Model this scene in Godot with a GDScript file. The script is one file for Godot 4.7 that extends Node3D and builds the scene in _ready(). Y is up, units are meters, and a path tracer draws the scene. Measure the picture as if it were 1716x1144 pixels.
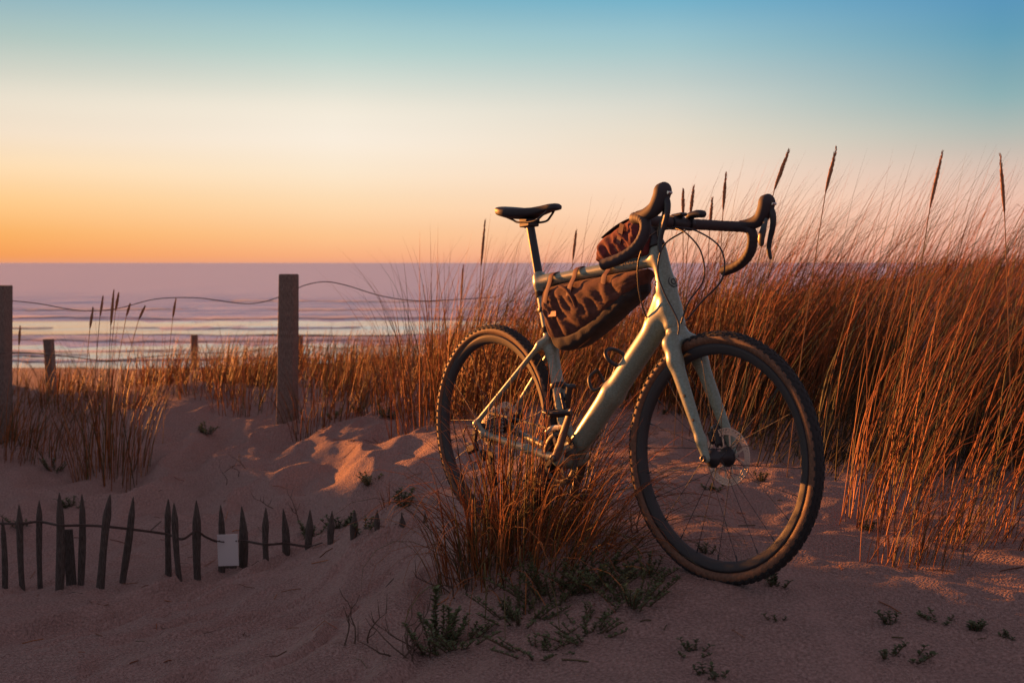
extends Node3D
# A gravel bicycle standing on a marram-grass dune above the sea at sunset. Eye at the origin, y up, metres; depth D = -z.

const F := 2091.15            # focal length in pixels of the 1716 x 1144 photograph
const TILT := 0.063040
const SEA_Y := -6.0
var rng := RandomNumberGenerator.new()
var grid := PackedFloat32Array()
const GX0 := -15.0
const GD0 := -4.0
const GS := 0.25
const GNX := 125
const GND := 157
var n_big := FastNoiseLite.new()
var n_mid := FastNoiseLite.new()
var n_streak := FastNoiseLite.new()
var n_fine := FastNoiseLite.new()
var M := {}
var bike: Node3D
var bike_at := Transform3D()
var steer := Transform3D()

# ---------------------------------------------------------------- mesh building
class Shape:
	var v := PackedVector3Array()
	var n := PackedVector3Array()
	var c := PackedColorArray()
	var i := PackedInt32Array()
	var colored := false

	func finish(v0: int, i0: int, solid := true) -> void:   # smooth normals, outward for closed shapes; front faces clockwise
		n.resize(v.size())
		var vol := 0.0
		for k in range(v0, v.size()):
			n[k] = Vector3.ZERO
		for k in range(i0, i.size(), 3):
			var a := v[i[k]]
			var b := v[i[k + 1]]
			var d := v[i[k + 2]]
			var f := (b - a).cross(d - a)
			vol += (a - v[v0]).dot(f)
			n[i[k]] += f
			n[i[k + 1]] += f
			n[i[k + 2]] += f
		var s := 1.0
		if solid and vol < 0.0:
			s = -1.0
		else:
			for k in range(i0, i.size(), 3):
				var t := i[k + 1]
				i[k + 1] = i[k + 2]
				i[k + 2] = t
		for k in range(v0, v.size()):
			n[k] = (n[k] * s).normalized() if n[k].length_squared() > 1e-24 else Vector3.UP

	func loft(rings: Array, caps := true, around := false, closed := true, solid := true) -> void:   # rings of equal size; caps have edges of their own
		var v0 := v.size()
		var i0 := i.size()
		var m: int = rings[0].size()
		for r in rings:
			v.append_array(r)
		var k := rings.size()
		for a in (k if around else k - 1):
			var p := v0 + a * m
			var q := v0 + ((a + 1) % k) * m
			for b in (m if closed else m - 1):
				var e := (b + 1) % m
				i.append_array(PackedInt32Array([p + b, q + b, q + e, p + b, q + e, p + e]))
		if caps and not around:
			for side in 2:
				var r: PackedVector3Array = rings[0] if side == 0 else rings[k - 1]
				var mid := Vector3.ZERO
				for x in r:
					mid += x
				var at := v.size()
				v.append_array(r)
				v.append(mid / m)
				for b in m:
					var e := (b + 1) % m
					i.append_array(PackedInt32Array([at + m, at + b, at + e] if side == 0 else [at + m, at + e, at + b]))
		finish(v0, i0, solid)

	func tube(path: Array, r, sides := 8, caps := true, flat := 1.0, up := Vector3(0, 0, 1)) -> void:   # flat squeezes along «up»
		var rings := []
		var side := Vector3.ZERO
		for a in path.size():
			var t: Vector3 = (path[mini(a + 1, path.size() - 1)] - path[maxi(a - 1, 0)]).normalized()
			if a == 0:
				side = up - t * up.dot(t)
				if side.length() < 0.05:
					side = Vector3.RIGHT - t * t.x
			else:
				side = side - t * side.dot(t)
			side = side.normalized()
			var other := t.cross(side)
			var rad: float = r if r is float else r[a]
			var ring := PackedVector3Array()
			for b in sides:
				var w := TAU * b / sides
				ring.append(path[a] + side * cos(w) * rad * flat + other * sin(w) * rad)
			rings.append(ring)
		loft(rings, caps)

	func lathe(profile: Array, sides := 32, closed_profile := false, b := Basis(), at := Vector3.ZERO) -> void:   # profile of (radius, height along local z)
		var rings := []
		for a in sides:
			var w := TAU * a / sides
			var ring := PackedVector3Array()
			for p in profile:
				ring.append(at + b * Vector3(cos(w) * p.x, sin(w) * p.x, p.y))
			rings.append(ring)
		loft(rings, false, true, closed_profile)

	func disc(r: float, h: float, b: Basis, at: Vector3, sides := 20) -> void:   # a short bevelled cylinder along local z
		var e := minf(h * 0.3, r * 0.2)
		var rings := []
		for p in [Vector2(r - e, -h / 2), Vector2(r, -h / 2 + e), Vector2(r, h / 2 - e), Vector2(r - e, h / 2)]:
			var ring := PackedVector3Array()
			for a in sides:
				var w := TAU * a / sides
				ring.append(at + b * Vector3(cos(w) * p.x, sin(w) * p.x, p.y))
			rings.append(ring)
		loft(rings)

	func box(at: Vector3, size: Vector3, b := Basis(), bevel := 0.15) -> void:
		var h := size / 2.0
		var e := minf(h.x, minf(h.y, h.z)) * bevel * 2.0
		var rings := []
		for p in [[-h.z, e], [-h.z + e, 0.0], [h.z - e, 0.0], [h.z, e]]:
			var x: float = h.x - p[1]
			var y: float = h.y - p[1]
			var ring := PackedVector3Array()
			for q in [Vector2(x - e, y), Vector2(x, y - e), Vector2(x, -y + e), Vector2(x - e, -y), Vector2(-x + e, -y), Vector2(-x, -y + e), Vector2(-x, y - e), Vector2(-x + e, y)]:
				ring.append(at + b * Vector3(q.x, q.y, p[0]))
			rings.append(ring)
		loft(rings)

	func plate(outline: PackedVector2Array, z0: float, z1: float, b := Basis(), at := Vector3.ZERO, mid := Vector2.ZERO) -> void:   # a star-shaped outline made a plate
		var v0 := v.size()
		for s in 2:
			var i0 := i.size()
			var w0 := v.size()
			for p in outline:
				v.append(at + b * Vector3(p.x, p.y, z0 if s == 0 else z1))
			v.append(at + b * Vector3(mid.x, mid.y, z0 if s == 0 else z1))
			var m := outline.size()
			for k in m:
				i.append_array(PackedInt32Array([w0 + m, w0 + k, w0 + (k + 1) % m]))
			finish(w0, i0, false)
			if s == 0:
				for k in range(i0, i.size(), 3):
					var t := i[k + 1]
					i[k + 1] = i[k + 2]
					i[k + 2] = t
				for k in range(w0, v.size()):
					n[k] = -n[k]
		var rings := []
		for z in [z0, z1]:
			var ring := PackedVector3Array()
			for p in outline:
				ring.append(at + b * Vector3(p.x, p.y, z))
			rings.append(ring)
		loft(rings, false)

	func paint(from: int, col: Color) -> void:
		colored = true
		c.resize(v.size())
		for k in range(from, v.size()):
			c[k] = col

	# a grass blade as a thin three-sided tapering shaft that bends over; lean and bend in radians, towards «dir»
	func blade(base: Vector3, dir: Vector2, length: float, width: float, lean: float, bend: float, segs: int, col: Color, kink := -1.0) -> void:
		var v0 := v.size()
		var p := base
		var fwd := Vector3(dir.x, 0, dir.y)
		var side := Vector3(-dir.y, 0, dir.x)
		var step := length / segs
		colored = true
		for k in segs + 1:
			var t := float(k) / segs
			var w := lean + bend * t * t
			if kink >= 0.0 and t > kink:
				w += 1.5
			var tan_ := fwd * sin(w) + Vector3.UP * cos(w)
			var nor := fwd * cos(w) - Vector3.UP * sin(w)
			var r := width * 0.5 * (1.0 - t * t * 0.92)
			v.append(p + side * r)
			v.append(p - side * r)
			v.append(p + nor * r * 0.9)
			n.append((side * 0.87 - nor * 0.5))
			n.append((side * -0.87 - nor * 0.5))
			n.append(nor)
			var cc := col * 0.92
			c.append(cc)
			c.append(cc)
			c.append(cc)
			p += tan_ * step
		for k in segs:
			var a := v0 + k * 3
			i.append_array(PackedInt32Array([a, a + 4, a + 3, a, a + 1, a + 4, a + 1, a + 5, a + 4, a + 1, a + 2, a + 5, a + 2, a + 3, a + 5, a + 2, a, a + 3]))

	func leaf(at: Vector3, along: Vector3, up: Vector3, length: float, width: float, col: Color, fold := 0.25) -> void:   # pointed oval leaf of six faces, folded along its rib
		var v0 := v.size()
		colored = true
		var side := along.cross(up).normalized()
		var nn := side.cross(along).normalized()
		for p in [[0.0, 0.0, 0.0], [0.35, 0.5, fold], [0.35, -0.5, fold], [0.4, 0.0, 0.0], [0.75, 0.36, fold * 0.7], [0.75, -0.36, fold * 0.7], [0.8, 0.0, -0.03], [1.0, 0.0, -0.1]]:
			v.append(at + along * (p[0] * length) + side * (p[1] * width) + nn * (p[2] * width))
			n.append((nn + side * p[1] * -0.6).normalized())
			c.append(col)
		for t in [[0, 1, 3], [0, 3, 2], [1, 4, 6], [1, 6, 3], [2, 3, 6], [2, 6, 5], [4, 7, 6], [5, 6, 7]]:
			i.append_array(PackedInt32Array([v0 + t[0], v0 + t[2], v0 + t[1]]))

	func mesh() -> ArrayMesh:
		var a := []
		a.resize(Mesh.ARRAY_MAX)
		n.resize(v.size())
		a[Mesh.ARRAY_VERTEX] = v
		a[Mesh.ARRAY_NORMAL] = n
		a[Mesh.ARRAY_INDEX] = i
		if colored:
			c.resize(v.size())
			a[Mesh.ARRAY_COLOR] = c
		var m := ArrayMesh.new()
		m.add_surface_from_arrays(Mesh.PRIMITIVE_TRIANGLES, a)
		return m


var taken := {}
func numbered(called: String) -> String:
	taken[called] = taken.get(called, -1) + 1
	return called if taken[called] == 0 else "%s_%03d" % [called, taken[called]]

func tag(o: Node, label: String, category: String, group := "", kind := "") -> Node:
	o.set_meta("label", label)
	if category:
		o.set_meta("category", category)
	if group:
		o.set_meta("group", group)
	if kind:
		o.set_meta("kind", kind)
	return o

func thing(called: String, label: String, category: String, at := Vector3.ZERO, group := "", kind := "") -> Node3D:
	var o := Node3D.new()
	o.name = numbered(called)
	add_child(o)
	o.position = at
	tag(o, label, category, group, kind)
	return o

func obj(called: String, s: Shape, m: Material, parent: Node = null) -> MeshInstance3D:
	var o := MeshInstance3D.new()
	o.mesh = s.mesh()
	o.material_override = m
	if parent == null:
		o.name = numbered(called)
		add_child(o)
	else:
		var key := str(parent.get_instance_id()) + called
		taken[key] = taken.get(key, -1) + 1
		o.name = called if taken[key] == 0 else "%s_%03d" % [called, taken[key]]
		parent.add_child(o, true)
	return o

func px(u: float, w: float, depth: float) -> Vector3:   # a point of the place that the photograph shows at (u, w), so far in front of the eye
	var d := Vector3((u - 858.0) / F, (572.0 - w) / F, -1.0).rotated(Vector3.RIGHT, -TILT)
	return d * (depth / -d.z)

func curve(points: Array, per := 6) -> Array:   # Catmull-Rom through the points
	var out := []
	for k in points.size() - 1:
		var a: Vector3 = points[maxi(k - 1, 0)]
		var b: Vector3 = points[k]
		var c: Vector3 = points[k + 1]
		var d: Vector3 = points[mini(k + 2, points.size() - 1)]
		for s in per:
			out.append(b.cubic_interpolate(c, a, d, float(s) / per))
	out.append(points[-1])
	return out

func lin(r: float, g: float, b: float) -> Color:   # a linear base colour for albedo_color
	return Color(r, g, b).linear_to_srgb()

func mat(r: float, g: float, b: float, rough := 0.8, metal := 0.0) -> StandardMaterial3D:
	var m := StandardMaterial3D.new()
	m.albedo_color = lin(r, g, b)
	m.roughness = rough
	m.metallic = metal
	return m

func noise_tex(freq: float, octaves: int, lo: Color, hi: Color, size := 512, seed_ := 1, as_normal := false, kind := FastNoiseLite.TYPE_SIMPLEX_SMOOTH, bump := 4.0) -> NoiseTexture2D:
	var f := FastNoiseLite.new()
	f.noise_type = kind
	f.frequency = freq
	f.fractal_octaves = octaves
	f.seed = seed_
	var t := NoiseTexture2D.new()
	t.width = size
	t.height = size
	t.seamless = true
	t.noise = f
	t.as_normal_map = as_normal
	t.bump_strength = bump
	if not as_normal:
		var g := Gradient.new()
		g.set_color(0, lo)
		g.set_color(1, hi)
		t.color_ramp = g
	return t

# ---------------------------------------------------------------- sky
func sky_image() -> Image:
	var es := [0.0, 1.2, 2.7, 4.1, 5.5, 7.0, 9.5, 12.0, 20.0, 40.0, 90.0]
	var ds := [0.0, 23.0, 38.0, 53.0, 67.0, 115.0, 180.0]
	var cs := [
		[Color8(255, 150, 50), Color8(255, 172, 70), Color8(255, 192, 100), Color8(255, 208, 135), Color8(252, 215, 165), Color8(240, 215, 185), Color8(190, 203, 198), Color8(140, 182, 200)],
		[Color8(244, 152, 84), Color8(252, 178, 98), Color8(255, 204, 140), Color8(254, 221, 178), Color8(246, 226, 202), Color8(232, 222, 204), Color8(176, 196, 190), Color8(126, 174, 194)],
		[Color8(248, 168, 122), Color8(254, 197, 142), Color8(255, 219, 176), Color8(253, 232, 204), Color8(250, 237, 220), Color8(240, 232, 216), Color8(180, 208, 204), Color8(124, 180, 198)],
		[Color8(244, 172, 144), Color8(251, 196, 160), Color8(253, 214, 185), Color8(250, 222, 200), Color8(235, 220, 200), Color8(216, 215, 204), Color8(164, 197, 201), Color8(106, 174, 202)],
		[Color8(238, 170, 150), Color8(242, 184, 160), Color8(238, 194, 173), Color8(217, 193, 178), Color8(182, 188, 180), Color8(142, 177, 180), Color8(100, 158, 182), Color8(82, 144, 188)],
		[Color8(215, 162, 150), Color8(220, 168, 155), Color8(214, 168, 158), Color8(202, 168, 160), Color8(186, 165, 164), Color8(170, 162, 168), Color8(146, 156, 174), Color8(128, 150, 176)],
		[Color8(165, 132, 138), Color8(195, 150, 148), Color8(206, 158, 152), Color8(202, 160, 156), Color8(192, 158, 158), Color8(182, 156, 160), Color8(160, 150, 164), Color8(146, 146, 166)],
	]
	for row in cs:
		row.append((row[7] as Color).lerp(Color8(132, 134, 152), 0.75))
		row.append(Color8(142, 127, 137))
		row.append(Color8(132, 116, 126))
	var w := 1024
	var h := 512
	var data := PackedFloat32Array()
	data.resize(w * h * 3)
	var haze := FastNoiseLite.new()
	haze.seed = 77
	haze.frequency = 0.35
	haze.fractal_octaves = 4
	var sun := Vector2(deg_to_rad(SUN_AZ), 0.0)
	for y in h:
		var e := 90.0 - (y + 0.5) / h * 180.0
		var el := maxf(e, 0.0)
		var a := 0
		while a < es.size() - 2 and el > es[a + 1]:
			a += 1
		var t: float = clampf((el - es[a]) / (es[a + 1] - es[a]), 0, 1)
		var row := []
		for d in ds.size():
			row.append((cs[d][a] as Color).srgb_to_linear().lerp((cs[d][a + 1] as Color).srgb_to_linear(), t))
		for x in w:
			var az := (x + 0.5) / w * TAU   # column 0 lies straight ahead, along -z
			var delta := absf(wrapf(rad_to_deg(az - sun.x), -180, 180))
			var b := 0
			while b < ds.size() - 2 and delta > ds[b + 1]:
				b += 1
			var u: float = clampf((delta - ds[b]) / (ds[b + 1] - ds[b]), 0, 1)
			var col: Color = (row[b] as Color).lerp(row[b + 1], u)
			col *= 1.0 + haze.get_noise_3d(cos(az) * 3.0, e * 1.1, sin(az) * 3.0) * 0.05
			var k := (y * w + x) * 3
			data[k] = col.r / EXPOSURE
			data[k + 1] = col.g / EXPOSURE
			data[k + 2] = col.b / EXPOSURE
	return Image.create_from_data(w, h, false, Image.FORMAT_RGBF, data.to_byte_array())

# ---------------------------------------------------------------- ground
func solve_ground() -> void:   # a thin-plate surface through measured heights [x, depth, y], kept on a coarse grid
	var P := [[0.0, 2.82, -0.966], [-1.51, 3.6, -1.233], [1.15, 2.75, -0.942], [-0.67, 3.2, -1.096], [0.59, 2.75, -0.942], [0.566, 3.385, -0.874], [-0.064, 4.236, -0.896], [1.24, 3.7, -0.905],
		[1.71, 4.2, -0.91], [1.24, 4.75, -0.9], [0.4, 4.3, -0.905], [0.18, 4.1, -0.905], [0.69, 5.9, -0.9], [1.36, 7.2, -0.84], [1.86, 6.0, -0.88], [-2.16, 5.2, -1.38], [-1.91, 5.2, -1.372],
		[-1.65, 5.25, -1.36], [-1.36, 5.3, -1.354], [-1.2, 5.4, -1.327], [-1.02, 5.55, -1.282], [-0.81, 5.65, -1.269], [-0.63, 5.8, -1.238], [-0.42, 5.9, -1.17], [-0.53, 4.2, -1.139],
		[-1.11, 4.1, -1.274], [-0.33, 4.35, -1.06], [-0.32, 5.6, -0.99], [-0.48, 6.3, -0.985], [-0.71, 6.2, -1.075], [-0.93, 6.5, -1.127], [-1.59, 7.2, -1.213], [-1.83, 6.8, -1.278],
		[-2.29, 7.2, -1.248], [-2.81, 7.2, -1.248], [-1.81, 8.2, -1.143], [-1.32, 8.6, -1.073], [-0.76, 7.6, -1.022], [-2.92, 10.0, -1.007], [-2.87, 8.8, -1.098], [-3.38, 8.8, -1.184],
		[-1.3, 10.5, -1.057], [-0.45, 8.0, -0.96], [-4.55, 12.5, -1.319], [-3.75, 14.0, -1.207], [-2.49, 14.5, -1.18], [-1.4, 14.0, -1.106], [-0.62, 12.0, -0.977], [0.22, 11.0, -0.842],
		[1.39, 12.0, -0.688], [2.75, 13.0, -0.497], [4.29, 14.0, -0.267], [6.03, 15.0, -0.071],
		[-4.4, 10.5, -1.1], [-4.4, 9.3, -1.0], [-5.75, 10.05, -0.22], [-5.6, 9.4, -0.25], [-6.3, 9.8, -0.2], [-5.4, 10.85, -0.9], [-4.6, 11.5, -1.32], [-5.2, 12.6, -1.36], [-5.6, 14.2, -1.45], [-3.5, 11.2, -1.12], [-3.4, 12.6, -1.25], [-8.0, 15.5, -1.6], [-6.6, 11.6, -0.75], [-6.6, 13.6, -0.75], [-8.5, 10.0, -0.1], [-9.0, 13.0, -0.6], [-12.0, 9.0, 0.0], [-12.0, 14.0, -0.8], [-5.2, 6.5, -0.6], [-4.6, 4.0, -0.95], [-4.0, 1.5, -1.1], [-9.0, 4.0, -0.6],
		[0.0, 0.5, -1.0], [0.0, -3.0, -1.0], [-6.0, -3.0, -0.9], [6.0, -3.0, -0.8], [4.0, 2.0, -0.88], [4.0, 5.0, -0.8], [3.2, 8.5, -0.72], [6.0, 8.5, -0.5], [10.0, 5.0, -0.5], [9.5, 12.0, -0.2],
		[7.0, 19.0, -0.15], [11.0, 18.0, 0.05], [3.0, 20.0, -0.95], [-2.0, 20.0, -2.0], [-7.0, 20.0, -2.3], [-13.0, 20.0, -2.2], [0.0, 27.0, -2.9], [7.0, 27.0, -1.4], [14.0, 27.0, -1.0], [-9.0, 30.0, -3.1], [0.0, 34.0, -3.3], [14.0, 34.0, -3.0], [15.0, 8.0, -0.4]]
	var m := P.size()
	var N := m + 3
	var A := []
	for r in N:
		var row := PackedFloat64Array()
		row.resize(N + 1)
		A.append(row)
	for r in m:
		for q in m:
			var d2 := pow(P[r][0] - P[q][0], 2) + pow(P[r][1] - P[q][1], 2)
			A[r][q] = 0.0 if d2 < 1e-12 else d2 * log(d2) * 0.5
		A[r][r] += 0.004
		A[r][m] = 1.0
		A[r][m + 1] = P[r][0]
		A[r][m + 2] = P[r][1]
		A[m][r] = 1.0
		A[m + 1][r] = P[r][0]
		A[m + 2][r] = P[r][1]
		A[r][N] = P[r][2]
	for k in N:
		var best := k
		for r in range(k + 1, N):
			if absf(A[r][k]) > absf(A[best][k]):
				best = r
		var t = A[k]
		A[k] = A[best]
		A[best] = t
		var pivot: PackedFloat64Array = A[k]
		for r in range(k + 1, N):
			var row: PackedFloat64Array = A[r]
			var f := row[k] / pivot[k]
			if f != 0.0:
				for q in range(k, N + 1):
					row[q] -= f * pivot[q]
				A[r] = row
	var w := PackedFloat64Array()
	w.resize(N)
	for k in range(N - 1, -1, -1):
		var s: float = A[k][N]
		for q in range(k + 1, N):
			s -= A[k][q] * w[q]
		w[k] = s / A[k][k]
	grid.resize(GNX * GND)
	var qx := PackedFloat64Array()
	var qd := PackedFloat64Array()
	for p in P:
		qx.append(p[0])
		qd.append(p[1])
	for b in GND:
		var d := GD0 + b * GS
		for a in GNX:
			var x := GX0 + a * GS
			var s := w[m] + w[m + 1] * x + w[m + 2] * d
			for q in m:
				var d2 := (x - qx[q]) * (x - qx[q]) + (d - qd[q]) * (d - qd[q])
				if d2 > 1e-9:
					s += w[q] * d2 * log(d2) * 0.5
			grid[b * GNX + a] = clampf(s, -4.0, 0.6)

func cubic(a: float, b: float, c: float, d: float, t: float) -> float:
	return b + 0.5 * t * (c - a + t * (2.0 * a - 5.0 * b + 4.0 * c - d + t * (3.0 * (b - c) + d - a)))

func base_height(x: float, d: float) -> float:
	var u := clampf((x - GX0) / GS, 1.0, GNX - 3.001)
	var w := clampf((d - GD0) / GS, 1.0, GND - 3.001)
	var a := int(u)
	var b := int(w)
	var fu := u - a
	var fw := w - b
	var k := (b - 1) * GNX + a
	var r0 := cubic(grid[k - 1], grid[k], grid[k + 1], grid[k + 2], fu)
	k += GNX
	var r1 := cubic(grid[k - 1], grid[k], grid[k + 1], grid[k + 2], fu)
	k += GNX
	var r2 := cubic(grid[k - 1], grid[k], grid[k + 1], grid[k + 2], fu)
	k += GNX
	var r3 := cubic(grid[k - 1], grid[k], grid[k + 1], grid[k + 2], fu)
	return cubic(r0, r1, r2, r3, fw)

func height(x: float, d: float) -> float:
	var h := base_height(x, d)
	if d > 20.0:
		var beach := -2.6 - 0.0725 * (d - 24.0) + n_big.get_noise_2d(x * 0.3, d) * 0.06
		h = lerpf(h, maxf(beach, -9.0), smoothstep(22.0, 33.0, d))
	# wind ripples, hummocks, footprints, and the terraces of slipped sand on the slope
	var near := 1.0 - smoothstep(10.0, 24.0, d)
	h += n_mid.get_noise_2d(x, d) * 0.035 * near
	var slope := smoothstep(0.15, -0.5, x + 0.12 * (d - 4.0)) * smoothstep(6.4, 5.2, d) * smoothstep(1.5, 2.5, d)
	if slope > 0.01:
		var along := x * 0.42 + d * 0.9
		var across := x * 0.9 - d * 0.42
		var s := n_streak.get_noise_2d(across * 1.0, along * 0.22)
		h += slope * (absf(s) * -0.11 + 0.03)
		var e := across * 2.3 + n_mid.get_noise_2d(along * 0.7 + 40.0, across * 1.5) * 0.9
		h += slope * 0.060 * (e - floorf(e) - smoothstep(0.90, 1.0, e - floorf(e))) * (0.5 + 0.9 * n_big.get_noise_2d(x * 2.0 + 9.0, d * 2.0))
		for l in LIPS:   # low lips where dry sand has slipped
			var from := Vector2(l[0], l[1])
			var run := Vector2(l[2], l[3]) - from
			var at := Vector2(x, d) - from
			var t := at.dot(run) / run.length_squared()
			if t > -0.02 and t < 1.02:
				var q := at.cross(run) / -run.length() + n_mid.get_noise_2d(x * 3.0, d * 3.0 + l[0] * 9.0) * 0.035
				var tall: float = l[4] * sqrt(maxf(0.0, sin(PI * clampf(t, 0, 1)))) * (0.75 + 0.5 * n_mid.get_noise_2d(t * 6.0, l[1] * 9.0))
				h += tall * (exp(-q / 0.16) if q > 0.0 else smoothstep(-0.03, 0.0, q))
	var dell := smoothstep(5.6, 6.4, d) * smoothstep(10.0, 8.0, d) * smoothstep(-0.2, -0.7, x)
	if dell > 0.01:
		h += dell * (0.05 - absf(n_streak.get_noise_2d(x * 0.8 + 7.0, d * 0.55)) * 0.21)
	h += (n_fine.get_noise_2d(x, d) * 0.008 + 0.004 * sin(d * 55.0 + x * 20.0 + n_mid.get_noise_2d(x, d) * 9.0) * clampf(n_big.get_noise_2d(x * 3.0, d * 3.0 + 70.0) * 3.0, 0.0, 1.0)) * near
	return h

func ground(x: float, d: float) -> Vector3:
	return Vector3(x, height(x, d), -d)

func lines(dense0: float, dense1: float, step: float, lo: float, hi: float, grow: float) -> PackedFloat32Array:
	var out := PackedFloat32Array()
	var s := step
	var p := dense0
	while p > lo:
		s *= grow
		p -= s
		out.append(p)
	out.reverse()
	p = dense0
	while p < dense1:
		out.append(p)
		p += step
	s = step
	while p < hi:
		out.append(p)
		s *= grow
		p += s
	out.append(p)
	return out

func sheet(xs: PackedFloat32Array, ds: PackedFloat32Array, f: Callable) -> Shape:
	var s := Shape.new()
	var w := xs.size()
	for d in ds:
		for x in xs:
			s.v.append(Vector3(x, f.call(x, d), -d))
	for b in ds.size() - 1:
		for a in w - 1:
			var k := b * w + a
			s.i.append_array(PackedInt32Array([k, k + w, k + w + 1, k, k + w + 1, k + 1]))
	s.n.resize(s.v.size())
	for b in ds.size():
		for a in w:
			var l := s.v[b * w + maxi(a - 1, 0)]
			var r := s.v[b * w + mini(a + 1, w - 1)]
			var q := s.v[maxi(b - 1, 0) * w + a]
			var t := s.v[mini(b + 1, ds.size() - 1) * w + a]
			s.n[b * w + a] = (r - l).cross(t - q).normalized()
	return s

func sea_height(x: float, d: float) -> float:
	var y := SEA_Y
	var fade := 1.0 - smoothstep(150.0, 900.0, d)
	y += n_big.get_noise_2d(x * 0.10, d * 0.45) * 0.25 * fade
	var bend := n_big.get_noise_2d(x * 0.03 + 50.0, 3.0) * 9.0 + x * 0.05
	for k in BREAKERS:
		var t: float = (d - k[0] - bend * k[2]) / k[1]
		var crest := clampf(0.62 + n_big.get_noise_2d(x * 0.09 + k[0] * 3.0, k[0]) * 1.5, 0.0, 1.0)
		y += crest * k[3] * exp(-t * t * (1.0 if t > 0.0 else 3.0))
	return y

const BREAKERS := [[84.0, 2.6, 0.6, 0.08], [97.0, 3.4, 0.9, 0.13], [113.0, 4.2, 1.0, 0.15], [134.0, 5.0, 1.0, 0.17], [160.0, 6.0, 1.0, 0.15], [195.0, 7.0, 1.0, 0.12]]
const LIPS := [[-0.72, 4.55, -0.34, 4.98, 0.034], [-1.10, 5.12, -0.74, 5.55, 0.026], [-1.30, 4.38, -1.00, 5.02, 0.024], [-0.80, 3.62, -0.66, 4.05, 0.020], [-0.62, 3.7, -0.30, 4.2, 0.018], [-1.5, 4.0, -1.25, 4.5, 0.016], [-0.95, 4.5, -0.62, 5.2, 0.016]]
const SUN_AZ := -46.0
const SUN_UP := 4.2
const EXPOSURE := 2.4

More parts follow.
